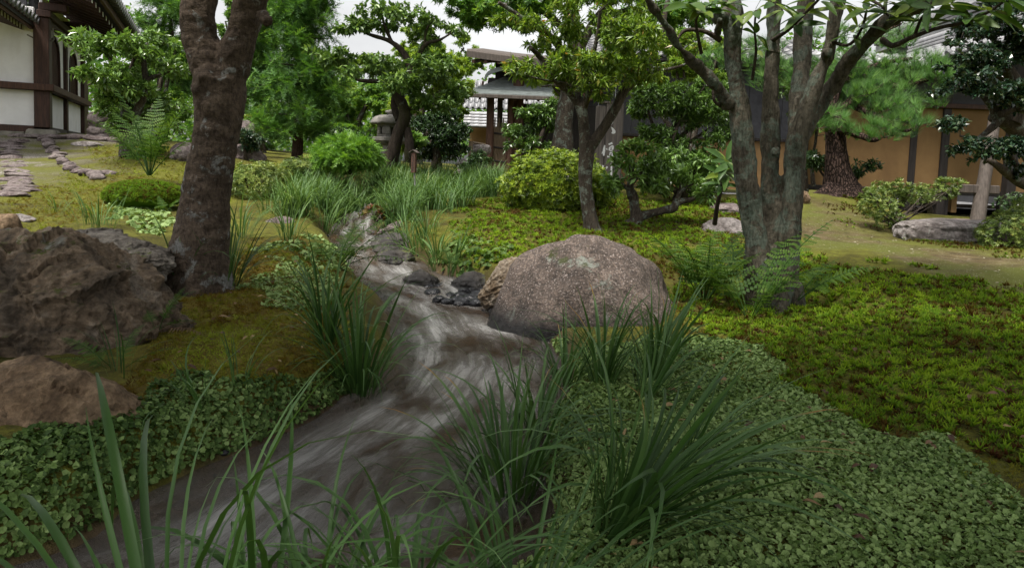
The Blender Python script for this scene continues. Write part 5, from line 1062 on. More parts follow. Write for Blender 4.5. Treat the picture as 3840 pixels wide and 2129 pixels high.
# low shrubby yew in front of the crooked tree
S = [limb([(1300, 655, 40), (1290, 610, 30), (1270, 570, 22), (1230, 545, 12)], 9.8), limb([(1300, 650, 34), (1320, 600, 26), (1350, 560, 14), (1380, 540, 8)], 9.8), limb([(1300, 640, 24), (1300, 580, 16), (1290, 540, 8)], 9.8)]
def yew():
    r = rng(9); nd, nr = skeleton(S); tips = blob_pts([E(1300, 555, 9.8, 110, 40, .5), E(1230, 590, 9.7, 60, 40, .35), E(1370, 590, 9.8, 50, 50, .35), E(1300, 600, 9.5, 90, 40, .3)], 190, r, .3); PT, RR = twigs(nd, nr, tips, r, .004)
    make_tree('low_yew', 'low spreading bright green yew in front of the crooked tree', 'shrub', P(1300, 650, 9.8), S, B_DARK, [tubes_batch(PT[:, [0, 2, 5]], RR[:, [0, 2, 5]])], [leaves_on(PT, r, 12, .13, spray(10, .11, .34, s), (.6, .2), fr=.4, upn=.6) for s in range(2)], L_YEW)
yew()
# maple whose crown spans the top of the picture
S = [limb([(2105, 600, 95), (2110, 540, 80), (2115, 450, 66), (2135, 330, 62), (2150, 220, 54), (2150, 100, 44), (2140, -60, 34), (2120, -250, 20)], 9.2), limb([(2145, 250, 44), (2200, 130, 36), (2280, 20, 28), (2400, -80, 18)], 9.2), limb([(2150, 150, 34), (2060, 60, 26), (1950, 10, 20, 8.8), (1850, 40, 14, 8.6), (1740, 60, 8, 8.5)], 9.2), limb([(2145, 60, 26), (1980, -60, 20, 8.8), (1800, -120, 12, 8.5), (1640, -60, 8, 8.3)], 9.2), limb([(2250, 60, 26), (2450, 30, 18), (2600, 60, 10)], 9.2), limb([(2130, 330, 24), (2080, 320, 12, 9), (2030, 325, 6, 8.8)], 9.2)]
leafy('green_maple', 'tall green maple with airy crown over the gate roof', P(2105, 590, 9.2), S, [E(1850, 50, 8.6, 160, 70, .9), E(1720, 20, 8.5, 120, 50, .8), E(1960, -20, 8.8, 200, 80, 1), E(2200, -40, 9, 260, 80, 1), E(2450, 30, 9.3, 160, 90, .9), E(2600, 60, 9.5, 120, 70, .8), E(2010, 60, 8.8, 120, 60, .6), E(2350, 120, 9.6, 160, 70, .7)], 640, 17, .075, star(5), L_MAPLE2, B_LICH, 10, (.5, .2), .3, .75, .35, droop=.1)
S = [limb([(2130, 560, 12, 9.6), (2120, 400, 10, 9.6), (2070, 320, 8, 9.6)], 9.6)]
leafy('yellow_maple_sapling', 'bright yellow green maple foliage before the gate roof', P(2130, 580, 9.6), S, [E(2045, 300, 9.6, 45, 30, .2), E(2090, 290, 9.6, 50, 30, .25), E(2110, 340, 9.7, 40, 22, .2)], 70, 12, .08, star(5), L_MAPLE, B_TWIG, 11, (.75, .15), .2, .8)
# background trees
bgs = [('yellow_maple', 'large yellow green maple between crooked tree and gate', 1640, 620, 14.5, [(1620, 330, 130, 80), (1650, 290, 90, 70), (1540, 430, 110, 60), (1650, 400, 80, 55), (1640, 240, 110, 60), (1480, 500, 90, 70)], 493, 19, 0.084, star(5), L_MAPLE, (.6, .2)),
       ('dark_bush', 'dense dark evergreen bush left of the gate post', 1640, 640, 13.2, [(1620, 500, 90, 60), (1700, 510, 70, 60), (1650, 560, 100, 55), (1690, 440, 50, 45), (1580, 570, 60, 40), (1640, 450, 90, 40)], 478, 19, 0.080, leaf4(.42), L_DARK, (.4, .2)),
       ('gate_shrub', 'glossy shrub growing in front of the dark gateway', 2010, 620, 11.5, [(1990, 420, 80, 40), (2070, 400, 60, 40), (1960, 500, 80, 40), (2060, 480, 70, 50), (2000, 550, 100, 35)], 275, 14, 0.080, leaf4(.42), L_CAM, (.4, .2)),
       ('evergreen_screen', 'tall glossy evergreen in front of the grey boarded building', 2480, 690, 10.5, [(2420, 380, 100, 90), (2560, 420, 120, 100), (2660, 480, 90, 110), (2480, 540, 120, 80), (2600, 600, 120, 60), (2640, 330, 90, 60), (2430, 640, 80, 50), (2720, 380, 60, 90)], 754, 17, 0.080, leaf4(.42), L_CAM, (.42, .22)),
       ('far_maple', 'green maple directly right of the near forked trunk', 900, 560, 16.0, [(845, 80, 40, 70), (850, 40, 40, 50), (890, 90, 60, 60), (960, 60, 90, 70), (900, 170, 70, 50), (920, 330, 90, 80), (860, 420, 90, 80), (960, 450, 90, 60), (900, 240, 80, 70), (1000, 520, 80, 40), (880, 520, 90, 40)], 493, 17, 0.104, star(5), L_MAPLE2, (.55, .2)),
       ('far_shrub', 'light green round tree behind the stone lantern', 1330, 560, 15.5, [(1300, 420, 110, 60), (1380, 380, 90, 60), (1320, 500, 110, 50), (1420, 470, 60, 60), (1250, 360, 60, 50), (1420, 320, 80, 50)], 493, 17, 0.096, star(5), L_MAPLE2, (.6, .2)),
       ('yellowish_shrub', 'yellowish shrub on the slope below the far maple', 990, 560, 14.5, [(960, 430, 60, 35), (1010, 470, 60, 35), (930, 500, 50, 30)], 159, 16, 0.080, leaf4(.46), L_PIER, (.6, .2)),
       ('laurel_shrub', 'dark laurel shrub behind the low yew', 1380, 590, 12.6, [(1390, 530, 50, 40), (1350, 510, 60, 30), (1280, 500, 60, 30)], 159, 16, 0.072, leaf4(.42), L_DARK, (.55, .2)),
       ('low_dark_shrub', 'small dark shrub beside the purple rock behind the forked trunk', 920, 560, 11.2, [(930, 530, 55, 35), (900, 510, 40, 25)], 101, 16, 0.068, leaf4(.46), L_HOLLY, (.6, .2)),
       ('basin_shrub', 'small leafy shrub in front of the water basin', 1790, 640, 14.2, [(1790, 600, 45, 32), (1770, 620, 40, 22)], 101, 13, 0.072, leaf4(.46), L_DARK, (.55, .2)),
       ('lantern_maple', 'small pale maple beneath the bough right of the stone lantern', 1540, 600, 12.4, [(1545, 550, 40, 40), (1520, 520, 40, 30), (1580, 520, 30, 30)], 116, 13, 0.068, star(5), L_MAPLE2, (.6, .2)),
       ('tall_maple', 'tall pale green maple rising behind the crooked tree', 1560, 600, 18.0, [(1560, 200, 120, 70), (1680, 250, 110, 70), (1480, 280, 100, 60), (1600, 130, 90, 60), (1400, 230, 70, 50), (1740, 180, 60, 50), (1720, 330, 60, 70), (1700, 430, 60, 60)], 560, 17, .1, star(5), L_MAPLE, (.5, .2)),
       ('broad_maple', 'broad green maple filling the gap between glossy tree and forked trunk', 600, 560, 15.0, [(600, 250, 110, 70), (660, 180, 70, 60), (560, 400, 120, 70), (650, 420, 70, 80), (500, 330, 90, 60)], 420, 17, .1, star(5), L_MAPLE2, (.6, .2)),
       ('back_maple', 'green maple seen between the cedar and the crooked tree', 1290, 600, 18.5, [(1290, 330, 90, 70), (1340, 420, 90, 60), (1270, 440, 80, 60), (1220, 380, 60, 60), (1400, 560, 90, 40), (1250, 540, 90, 40)], 420, 17, .11, star(5), L_MAPLE, (.45, .2)),
       ('roof_maple', 'fresh green maple hanging over the long building roof', 2580, 660, 13.0, [(2560, 230, 130, 60), (2420, 330, 110, 60), (2650, 300, 100, 60), (2330, 260, 90, 70), (2700, 180, 80, 50), (2520, 130, 120, 50)], 520, 17, .085, star(5), L_MAPLE, (.5, .2)),
       ('low_evergreen', 'glossy evergreen mass low between sign board and multi-stemmed tree', 2560, 740, 9.2, [(2500, 640, 110, 60), (2620, 620, 100, 70), (2700, 680, 70, 60), (2420, 700, 70, 50)], 330, 15, .075, leaf4(.42), L_CAM, (.5, .22))]
for i, (nm, lb, px, bpy_, d, bl, n_, per, sz, tpl, lm, tn) in enumerate(bgs):
    r = rng(40 + i); top = min(b[1] - b[3] for b in bl); mx = np.mean([b[0] for b in bl]); w = 34 if n_ > 200 else 12; b0 = P(px, bpy_, d); b0[2] = min(b0[2], gz(b0[0], b0[1]) + .02)
    S = []
    for b in bl:
        q0 = b0 - UZ * .1; q2 = P(b[0], b[1], d); q1 = q0 * .55 + q2 * .45 + np.array([(px - b[0]) * .3 * d / FPX, r.normal() * .15, .1]); S.append((np.array([q0 + r.normal(size=3) * .04 * np.array([1, 1, 0]), q1, q2]), np.array([w, w * .6, w * .18]) * d / FPX / 2))
    leafy(nm, lb, b0, S, [E(b[0], b[1], d, b[2], b[3], b[2] * d / FPX * 1.1) for b in bl], n_, per, sz, tpl, lm, B_DARK if d < 13 else B_LICH, 60 + i, tn, .3, .6, .35, cat='shrub' if 'shrub' in nm or 'bush' in nm else 'tree')
# wood closing the view behind
def wood():
    r = rng(77); C = []
    for i in range(80):
        x = r.uniform(-22, 24); y = r.uniform(27, 40); h = r.uniform(3.8, 7.0)
        if -1.5 < x < 9: h *= .62
        C.append(((x, y, 1 + h * .55), (r.uniform(1.4, 2.4), r.uniform(1.2, 2), h * .5)))
    pos = blob_pts(C, 42000, r, .7); ax = rdir(r, len(pos)); v, f = leaf4(.7)
    o = part('distant_wood', scatter(v, f, pos, frames(ax, unit(rdir(r, len(pos)) * .5 + UZ * .5)), r.uniform(.19, .34, len(pos)), np.clip(r.normal(.55, .2, len(pos)), 0, 1)), L_MAPLE2); tag(o, 'mass of distant green trees closing the garden', 'wood', kind='stuff')
wood()
# pine with needle pads
def pine():
    d = 11.0; r = rng(12); S = [limb([(3155, 735, 190), (3150, 690, 120), (3140, 620, 88), (3132, 540, 72), (3125, 450, 60), (3120, 380, 50), (3150, 300, 42), (3200, 230, 34), (3230, 150, 22)], d), limb([(3125, 430, 40), (3200, 380, 34), (3300, 335, 30), (3400, 320, 24), (3480, 300, 14)], d), limb([(3130, 480, 34), (3200, 500, 28, 10.6), (3270, 525, 20, 10.4), (3300, 520, 12, 10.4)], d), limb([(3150, 310, 30), (3250, 260, 24), (3350, 230, 16), (3420, 220, 10)], d), limb([(3128, 420, 34), (3080, 400, 26, 10.6), (3050, 440, 16, 10.5)], d), limb([(3200, 400, 22), (3300, 440, 18, 10.5), (3390, 490, 12, 10.3), (3440, 470, 8, 10.3)], d),
         limb([(3122, 400, 40), (3060, 330, 30, 11.5), (2990, 280, 20, 11.8)], d), limb([(3210, 220, 20), (3300, 130, 14), (3380, 90, 8)], d)]
    rt = [limb([(3150, 700, 100), (3080, 735, 50, 10.8), (2990, 760, 20, 10.6)], d), limb([(3160, 700, 100), (3230, 730, 50, 10.9), (3290, 745, 16, 10.8)], d), limb([(3150, 700, 90), (3130, 750, 50, 10.6), (3090, 790, 16, 10.2)], d)]
    pads = [E(3260, 495, 10.4, 95, 40, .45), E(3130, 455, 10.5, 75, 50, .45), E(3395, 470, 10.4, 85, 50, .45), E(3330, 420, 10.6, 110, 45, .5), E(3370, 275, 11, 170, 45, .6), E(3250, 285, 11, 90, 50, .5), E(3220, 370, 11, 110, 40, .5), E(3450, 250, 11, 120, 40, .5), E(3480, 380, 11, 60, 40, .4), E(3020, 270, 11.8, 120, 45, .5), E(3330, 150, 11.3, 110, 40, .5), E(3420, 90, 11.3, 90, 40, .4), E(3150, 150, 11.6, 120, 50, .5), E(2900, 300, 12, 90, 60, .5), E(2700, 230, 12.2, 90, 40, .4), E(2850, 210, 12, 90, 60, .4), E(3300, 350, 10.8, 130, 40, .5), E(3180, 250, 11.2, 110, 45, .5), E(3520, 300, 11, 90, 40, .4), E(3080, 350, 11.4, 80, 40, .4)]
    nd, nr = skeleton(S); tips = blob_pts(pads, 700, r, .3); PT, RR = twigs(nd, nr, tips, r, .006, .1, .0); N_ = len(PT) * 3; ti = np.repeat(np.arange(len(PT)), 3); u = r.uniform(.55, 1, N_)[:, None]; pos = PT[ti, 3] * (1 - u) + PT[ti, 5] * u + r.normal(size=(N_, 3)) * .03
    up = unit(unit(PT[ti, 5] - PT[ti, 3]) * .5 + UZ * .9 + rdir(r, N_) * .35); u_ = unit(np.cross(up, rdir(r, N_))); R = np.stack([u_, np.cross(up, u_), up], -1); lv = []
    for s in range(3): k = np.arange(N_) % 3 == s; v, f = needles(28, .02, .72, s); lv.append(scatter(v, f, pos[k], R[k], r.uniform(.15, .25, k.sum()), np.clip(r.normal(.55, .2, k.sum()), 0, 1)))
    make_tree('pine_tree', 'garden pine with plated trunk and pads of long needles', 'tree', P(3155, 725, d), S, B_PINE, [tubes_batch(PT[:, [0, 2, 5]], RR[:, [0, 2, 5]])], lv, L_PINE, trunk=limbs_mesh(S[:1], 20, .1, 5, 40) + limbs_mesh(S[1:] + rt, 10, .12, 6))
pine()
# dark holly-like tree at the right edge
S = [limb([(3960, 860, 110, 7.6), (3930, 700, 90, 7.6), (3870, 560, 80, 7.6), (3800, 470, 70, 7.5), (3740, 440, 60, 7.4), (3720, 430, 50, 7.4)], 7.5), limb([(3900, 640, 50, 7.4), (3850, 690, 42, 7.2), (3790, 660, 34, 7), (3740, 620, 26, 6.9), (3700, 600, 14, 6.9)], 7), limb([(3750, 440, 36), (3720, 480, 26), (3660, 520, 14), (3600, 510, 8)], 7.3), limb([(3740, 440, 40), (3720, 400, 30), (3660, 330, 22), (3600, 320, 12)], 7.3), limb([(3800, 460, 50), (3830, 380, 40), (3800, 280, 32), (3740, 220, 22), (3680, 200, 12)], 7.4), limb([(3830, 370, 36), (3860, 240, 28), (3820, 120, 20), (3780, 60, 10)], 7.4), limb([(3750, 430, 30), (3800, 410, 24), (3840, 420, 16)], 7.2), limb([(3850, 690, 30, 7.2), (3800, 600, 20, 7), (3760, 560, 12, 6.9)], 7)]
leafy('holly_tree', 'dark glossy evergreen with round leaves filling the right edge', P(3950, 850, 7.6), S, [E(3700, 90, 7.3, 90, 60, .5), E(3800, 130, 7.3, 100, 90, .5), E(3640, 200, 7.2, 80, 60, .4), E(3740, 250, 7.2, 110, 70, .5), E(3620, 330, 7.1, 90, 50, .4), E(3720, 360, 7.1, 110, 50, .5), E(3570, 470, 7.0, 60, 35, .3), E(3650, 560, 6.9, 90, 50, .4), E(3760, 560, 6.9, 80, 50, .4), E(3830, 330, 7.2, 70, 110, .4), E(3780, 30, 7.4, 90, 40, .4), E(3830, 590, 6.9, 60, 90, .3)], 760, 17, .055, leaf4(.62, .12), L_HOLLY, B_LICH, 13, (.45, .22), .2, .6, .4, 10, tr=.003, offs=.02)
# crooked low camellia with a horizontal limb
S = [limb([(2375, 850, 90), (2385, 820, 52), (2380, 770, 36), (2372, 735, 40), (2362, 700, 26), (2368, 640, 18), (2350, 580, 10)], 7.4), limb([(2390, 815, 40), (2440, 800, 30), (2490, 788, 30), (2525, 780, 34), (2540, 760, 26), (2600, 745, 18), (2630, 725, 10)], 7.4), limb([(2535, 770, 22), (2545, 730, 18), (2570, 705, 10), (2600, 690, 6)], 7.4), limb([(2368, 720, 22), (2330, 690, 12), (2270, 670, 7)], 7.4), limb([(2370, 690, 16), (2410, 640, 10), (2450, 610, 6)], 7.4)]
leafy('low_camellia', 'low crooked camellia whose limb runs flat over the moss', P(2385, 835, 7.4), S, [E(2350, 620, 7.3, 70, 50, .35), E(2440, 610, 7.4, 70, 50, .35), E(2300, 680, 7.2, 60, 30, .3), E(2450, 680, 7.4, 70, 35, .3), E(2560, 660, 7.5, 70, 40, .35), E(2650, 680, 7.5, 60, 40, .3), E(2620, 720, 7.4, 50, 25, .25), E(2390, 560, 7.4, 60, 30, .3)], 200, 11, .085, leaf4(.42), L_CAM, B_LICH, 14, (.6, .2), .2, .7, .45, 10)
# big-leaved sapling
def sapling():
    r = rng(15); S = limb([(2680, 840, 20, 5.9), (2690, 770, 17, 5.8), (2705, 700, 15, 5.7), (2715, 640, 13, 5.6), (2722, 600, 10, 5.6)], 5.7); T = thing('broadleaf_sapling', 'young sapling with a crown of large dark leaves left of the multi-stemmed tree', 'sapling', S[0][0]); part('stem', tube(S[0], S[1], 16, 8, rough=.05), B_DARK, T)
    for a, b, n_, L in ((2722, 605, 9, .2), (2715, 650, 7, .2), (2740, 620, 6, .19), (2700, 690, 4, .17)): whorl(T, P(a, b, 5.6), n_, L, r, unit(np.array([.1, -.75, .75])), 1.0, .3)
sapling()
for i, (a, b, c, d, lb) in enumerate([(2985, 700, 500, 12.2, 'thin grey trunk just left of the pine trunk'), (3020, 710, 480, 12.4, 'slim dark trunk second left of the pine trunk'), (3050, 690, 520, 12.3, 'very thin bare trunk close to the pine trunk')]):
    S = [limb([(a, b + 10, 34 - i * 8), (a - 5, (b + c) / 2, 28 - i * 8), (a + 10, c, 20 - i * 5), (a + 20, c - 160, 10)], d)]
    leafy('thin_tree', lb, P(a, b, d), S, [E(a + 10, c - 60, d, 70, 50, .4), E(a - 20, c - 160, d, 80, 70, .4)], 70, 12, .09, leaf4(.42), L_CAM, B_LICH, 90 + i, (.5, .2))
leafy('pine_foot_shrub', 'small dark shrub spreading around the pine trunk foot', P(3200, 710, 11.6), [limb([(3200, 715, 14), (3220, 660, 10), (3280, 620, 6)], 11.6), limb([(3160, 715, 14, 11.8), (3090, 660, 10, 11.8), (3060, 610, 6, 11.8)], 11.6)], [E(3090, 620, 11.8, 70, 45, .3), E(3230, 640, 11.6, 70, 45, .3), E(3050, 600, 11.8, 50, 40, .3)], 130, 13, .08, leaf4(.42), L_DARK, B_TWIG, 95, (.55, .2), cat='shrub')

# ------------------------------------------------------------------ clipped and low shrubs made of rosettes
def rosette_shrub(name, label, base, blobs, n, size, lm, seed, stems, tint=(.55, .2), per=1, shell=.72, w=.29, inner=.35):
    r = rng(seed); T = thing(name, label, 'shrub', base); pos = blob_pts(blobs, n, r, shell); C = np.array([b[0] for b in blobs]); S_ = np.array([b[1] for b in blobs])
    ins = np.min((((pos[:, None] - C[None]) / S_[None]) ** 2).sum(-1), 1); keep = (ins > .55) & (pos[:, 2] > gz(pos[:, 0], pos[:, 1]) + .02); pos = pos[keep]
    pos = pos + .09 * fbm(pos * 6 + seed, 3)[:, None] * unit(pos - C.mean(0)); k = np.argmin((((pos[:, None] - C[None]) / S_[None]) ** 2).sum(-1), 1); nrm = unit((pos - C[k]) / S_[k] ** 2); nrm = unit(nrm + UZ * .5 + rdir(r, len(pos)) * .35)
    u_ = unit(np.cross(nrm, rdir(r, len(pos)))); R = np.stack([u_, np.cross(nrm, u_), nrm], -1); lv = []; tn = np.clip(r.normal(tint[0], tint[1], len(pos)), 0, 1)
    for s in range(3): m = np.arange(len(pos)) % 3 == s; v, f = rosette(6, w, .8, s + seed); lv.append(scatter(v, f, pos[m], R[m], size * r.uniform(.7, 1.25, m.sum()), tn[m]))
    tag(part('foliage', lv, lm, T), kind='stuff')
    b0 = np.asarray(base); ns = stems; tip = blob_pts([(b[0], b[1] * .85) + tuple(b[2:]) for b in blobs], ns, r, .4); st_ = b0 + rdir(r, ns) * np.array([.12, .12, 0]); t = np.linspace(0, 1, 6)[None, :, None]; PT = st_[:, None] + (tip - st_)[:, None] * t + (np.sin(np.pi * t) * .06) * rdir(r, ns)[:, None]; tag(part('stems', tubes_batch(PT, np.linspace(.012, .003, 6)[None] + np.zeros((ns, 1)), 5), B_TWIG, T), kind='stuff')
    return T
b = P(2080, 775, 8.3); s = 8.3 / FPX
rosette_shrub('azalea_dome', 'large clipped lime green azalea dome left of the slender trunk', b, [(P(2075, 690, 8.3), np.array([195 * s, .55, 125 * s]), 1.0), (P(2210, 720, 8.4), np.array([85 * s, .35, 80 * s]), .35)], 6000, .05, L_AZ, 21, 60, (.56, .26))
rosette_shrub('azalea_bush', 'pale green azalea bush right behind the forked trunk', P(970, 735, 8.8), [(P(965, 680, 8.8), np.array([.37, .4, .24]))], 1900, .046, L_AZ2, 22, 30, (.62, .2))
rosette_shrub('azalea_bush', 'smaller olive azalea bush next to the low yew', P(1130, 685, 9.8), [(P(1125, 640, 9.8), np.array([.29, .35, .18]))], 1400, .046, L_AZ2, 23, 25, (.45, .2))
rosette_shrub('azalea_bush', 'rounded azalea bush cut by the right frame edge', P(3800, 930, 7.0), [(P(3810, 880, 7.0), np.array([.36, .35, .22])), (P(3900, 850, 7.1), np.array([.3, .3, .28]))], 2000, .042, L_AZ2, 24, 30, (.5, .2))
def spread_azalea():
    S = [limb([(3345, 850, 30), (3350, 800, 24), (3330, 760, 14), (3290, 740, 8)], 8.6), limb([(3350, 800, 20), (3400, 740, 14), (3430, 700, 8)], 8.8), limb([(3490, 800, 24, 9.2), (3485, 750, 16, 9.2), (3540, 720, 8, 9.2)], 9)]
    T = rosette_shrub('layered_azalea', 'loose layered azalea standing left of the long stone block', P(3345, 835, 8.6), [(P(3300, 770, 8.4), np.array([.24, .2, .1])), (P(3350, 700, 8.8), np.array([.26, .2, .09])), (P(3420, 730, 8.8), np.array([.26, .2, .12])), (P(3270, 730, 8.5), np.array([.14, .15, .08])), (P(3510, 720, 9.2), np.array([.3, .2, .1])), (P(3340, 820, 8.4), np.array([.16, .15, .06])), (P(3560, 690, 9.2), np.array([.2, .15, .08]))], 2000, .048, L_AZ2, 25, 20, (.5, .2), shell=.3)
    part('trunk', limbs_mesh(S[:2], 8, .1, 4), B_DARK, T); part('stem', limbs_mesh(S[2:], 8, .1, 4), B_DARK, T)
spread_azalea()
rosette_shrub('dark_shrub', 'small dark shrub above the azalea at the right edge', P(3830, 810, 8.6), [(P(3830, 770, 8.6), np.array([.22, .2, .14]))], 260, .05, L_DARK, 26, 12, (.6, .2))
# ------------------------------------------------------------------ ground cover
G_HAIR = leafmat('haircap_moss', [(.05, (.055, .022, .009)), (.25, (.085, .068, .01)), (.5, (.08, .165, .013)), (.85, (.2, .295, .018))], .65, .35, spec=.08)
G_LIV = leafmat('liverwort', [(.1, (.02, .042, .008)), (.5, (.07, .115, .03)), (.85, (.15, .21, .075))], .5, .2, spec=.15, gain=1.5)
G_FEA = leafmat('feather_moss', [(.1, (.035, .018, .005)), (.4, (.085, .055, .007)), (.65, (.1, .105, .01)), (.9, (.14, .17, .02))], .7, .3, spec=.15, gain=1.5)
G_GRASS = leafmat('sedge_blade', [(.1, (.014, .036, .008)), (.5, (.035, .078, .018)), (.85, (.085, .145, .055)), (.99, (.2, .11, .03))], .42, .25, spec=.25, gain=1.35)
G_PALE = leafmat('pale_sedge_blade', [(.1, (.03, .07, .016)), (.5, (.075, .14, .04)), (.85, (.16, .25, .08)), (.99, (.24, .2, .08))], .45, .3, spec=.2, gain=1.15)
G_FERN = leafmat('fern_frond', [(.1, (.018, .045, .009)), (.5, (.045, .1, .016)), (.85, (.11, .18, .035))], .6, .35, spec=.2)
G_FERNR = leafmat('withered_frond', [(.1, (.09, .05, .025)), (.9, (.22, .14, .08))], .6, .3)
def cover(poly, dens, r, dmax=12.0, near=2.4, pw=1.3, xr=(-5, 6), yr=(.6, 12), bank=False):
    """random ground points inside an outlined zone; density thins and size grows with distance"""
    n = int(dens * (xr[1] - xr[0]) * (yr[1] - yr[0])); x = r.uniform(*xr, n); y = r.uniform(*yr, n); p_ = np.minimum(1, (near / np.maximum(y, .3)) ** pw); k = (r.uniform(0, 1, n) < p_) & (y < dmax); x, y, p_ = x[k], y[k], p_[k]
    z = gz(x, y); l, rr, w = st_at(y); ok = z > w + (.012 if bank else .05); Q = np.stack([x, y, z], -1); a, b, c = proj(Q); jx, jy = 40 * fbm(Q * 4, 3), 45 * fbm(Q * 4 + 9, 3); ok &= inpoly(a + jx, b + jy, poly) & (a > -700) & (a < 4700) & (b < 2900)
    return Q[ok], p_[ok] ** -.42
def stand(pos, r, tilt=.35, nrm=None):
    nz = unit((gnorm(pos[:, 0], pos[:, 1]) if nrm is None else nrm) * 1.0 + rdir(r, len(pos)) * tilt); u_ = unit(np.cross(nz, rdir(r, len(pos)))); return np.stack([u_, np.cross(nz, u_), nz], -1)
def moss_star(seed, n=9):
    r = rng(seed); V = []; F = []; t = []
    for i in range(n):
        a = 2 * math.pi * (i + r.uniform(-.3, .3)) / n; up = r.uniform(.15, .9) if i % 3 else 1.4; d = unit(np.array([math.cos(a), math.sin(a), up])); p_ = unit(np.cross(d, [.2, .3, 1])) * .09; L = r.uniform(.42, .6); k = len(V)
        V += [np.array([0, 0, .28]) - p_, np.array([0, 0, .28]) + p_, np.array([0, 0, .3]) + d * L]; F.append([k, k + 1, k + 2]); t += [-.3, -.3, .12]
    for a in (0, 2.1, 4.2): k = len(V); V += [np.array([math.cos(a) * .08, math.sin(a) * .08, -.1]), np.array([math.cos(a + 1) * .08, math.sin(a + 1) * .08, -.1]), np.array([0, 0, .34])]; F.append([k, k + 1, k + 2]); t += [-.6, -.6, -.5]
    return np.array(V), np.array(F), np.array(t)
def haircap(name, label, poly, dens, size, seed, base=.62, **k):
    r = rng(seed); Q, g = cover(poly, dens, r, **k); n = len(Q); br = fbm(Q * 2.3 + seed, 3); fi = fbm(Q * 14 + seed, 2); tn = base + .22 * br + .16 * fi + r.normal(0, .12, n); tn = np.where(r.uniform(0, 1, n) < .16 + .2 * (br < -.2), .12, tn); R = stand(Q, r, .4); pcs = []
    Q = Q + np.array([0, 0, 1]) * (.012 * fbm(Q * 9, 2) - .006)[:, None]
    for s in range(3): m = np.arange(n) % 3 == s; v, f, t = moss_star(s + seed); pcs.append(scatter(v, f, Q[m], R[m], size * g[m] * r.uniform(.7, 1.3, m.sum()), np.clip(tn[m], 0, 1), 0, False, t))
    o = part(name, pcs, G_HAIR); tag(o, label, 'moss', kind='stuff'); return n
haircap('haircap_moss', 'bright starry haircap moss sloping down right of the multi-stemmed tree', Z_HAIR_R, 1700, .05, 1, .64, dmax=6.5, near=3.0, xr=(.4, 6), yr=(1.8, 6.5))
haircap('haircap_moss', 'yellow green haircap moss on the mound behind the boulder', Z_HAIR_M, 800, .055, 2, .66, dmax=10, near=5.5, xr=(-1, 3.6), yr=(4.5, 10))
haircap('haircap_moss', 'low moss tufts around the long stone and path edge', [(3080, 790), (3400, 880), (3400, 905), (3750, 940), (3840, 950), (4300, 980), (4300, 900), (3750, 880), (3380, 840), (3200, 740)], 500, .045, 3, .4, dmax=11, near=6, xr=(3, 8), yr=(6, 11))
def liverwort(name, label, poly, dens, size, seed, base=.55, **k):
    r = rng(seed); Q, g = cover(poly, dens, r, bank=True, **k); n = len(Q); tn = base + .2 * fbm(Q * 3 + seed, 3) + r.normal(0, .2, n); R = stand(Q, r, .75); pcs = []; thin = fbm(Q * 5 + 31, 3) > 1.1; Q = Q + gnorm(Q[:, 0], Q[:, 1]) * r.uniform(.002, .018, n)[:, None]; keep = ~thin
    for s in range(4): m = (np.arange(n) % 4 == s) & keep; v, f = lobed(s + seed); pcs.append(scatter(v, f, Q[m], R[m], size * g[m] * r.uniform(.55, 1.5, m.sum()), np.clip(tn[m], 0, 1)))
    o = part(name, pcs, G_LIV); tag(o, label, 'liverwort', kind='stuff')
liverwort('liverwort', 'sheet of scalloped grey green liverwort covering the near right bank', Z_LIV_R, 24000, .0115, 4, .6, dmax=4, near=1.9, pw=1.1, xr=(-.2, 3.0), yr=(.75, 4.0))
liverwort('liverwort', 'darker liverwort hanging down the near left bank', Z_LIV_L, 15000, .0155, 5, .3, dmax=4.2, near=2.2, pw=.8, xr=(-2.4, -.3), yr=(.8, 4.0))
liverwort('liverwort', 'patch of pale liverwort on the left bank behind the tall grass', Z_LIV_P, 8000, .016, 6, .7, dmax=6, near=3, xr=(-2.4, -.6), yr=(2.8, 6))
liverwort('liverwort', 'pale leafy carpet behind the forked tree foot', [(380, 800), (560, 770), (640, 780), (650, 850), (600, 900), (480, 850)], 900, .04, 7, .7, dmax=8, near=5, xr=(-5, -1.5), yr=(4, 8))
liverwort('liverwort', 'leafy green patch on the bank below the mound right of the rapids', [(1560, 980), (1700, 900), (1850, 900), (1900, 960), (1790, 1060), (1620, 1060)], 1500, .04, 8, .4, dmax=7, near=4, xr=(-1.2, .6), yr=(4.4, 7))
liverwort('liverwort', 'green leaves trailing along the left rapids edge', [(950, 920), (1120, 880), (1250, 940), (1300, 1010), (1180, 1010)], 1200, .036, 9, .6, dmax=8, near=4, xr=(-3, -.8), yr=(4.4, 8))
def feather(name, label, poly, dens, size, seed, base=.45, **k):
    r = rng(seed); Q, g = cover(poly, dens, r, **k); n = len(Q); tn = base + .3 * fbm(Q * 2.6 + seed, 3) + .15 * fbm(Q * 11, 2) + r.normal(0, .1, n); R = stand(Q, r, .6); pcs = []; 
    for s in range(3):
        m = np.arange(n) % 3 == s; v, f = spray(8, .16, .5, s, .5, .8); ax = unit(rdir(r, m.sum()) * np.array([1, 1, .5]) + UZ * .45); pcs.append(scatter(v, f, Q[m] - UZ * .003, frames(ax, UZ + 0 * ax + rdir(r, m.sum()) * .3), size * g[m] * r.uniform(.6, 1.3, m.sum()), np.clip(tn[m], 0, 1)))
    o = part(name, pcs, G_FEA); tag(o, label, 'moss', kind='stuff')
feather('feather_moss', 'rusty olive feather moss over the left bank top', Z_FEATHER, 4200, .032, 10, .5, dmax=6.5, near=2.8, xr=(-2.6, -.4), yr=(2.0, 6.5))
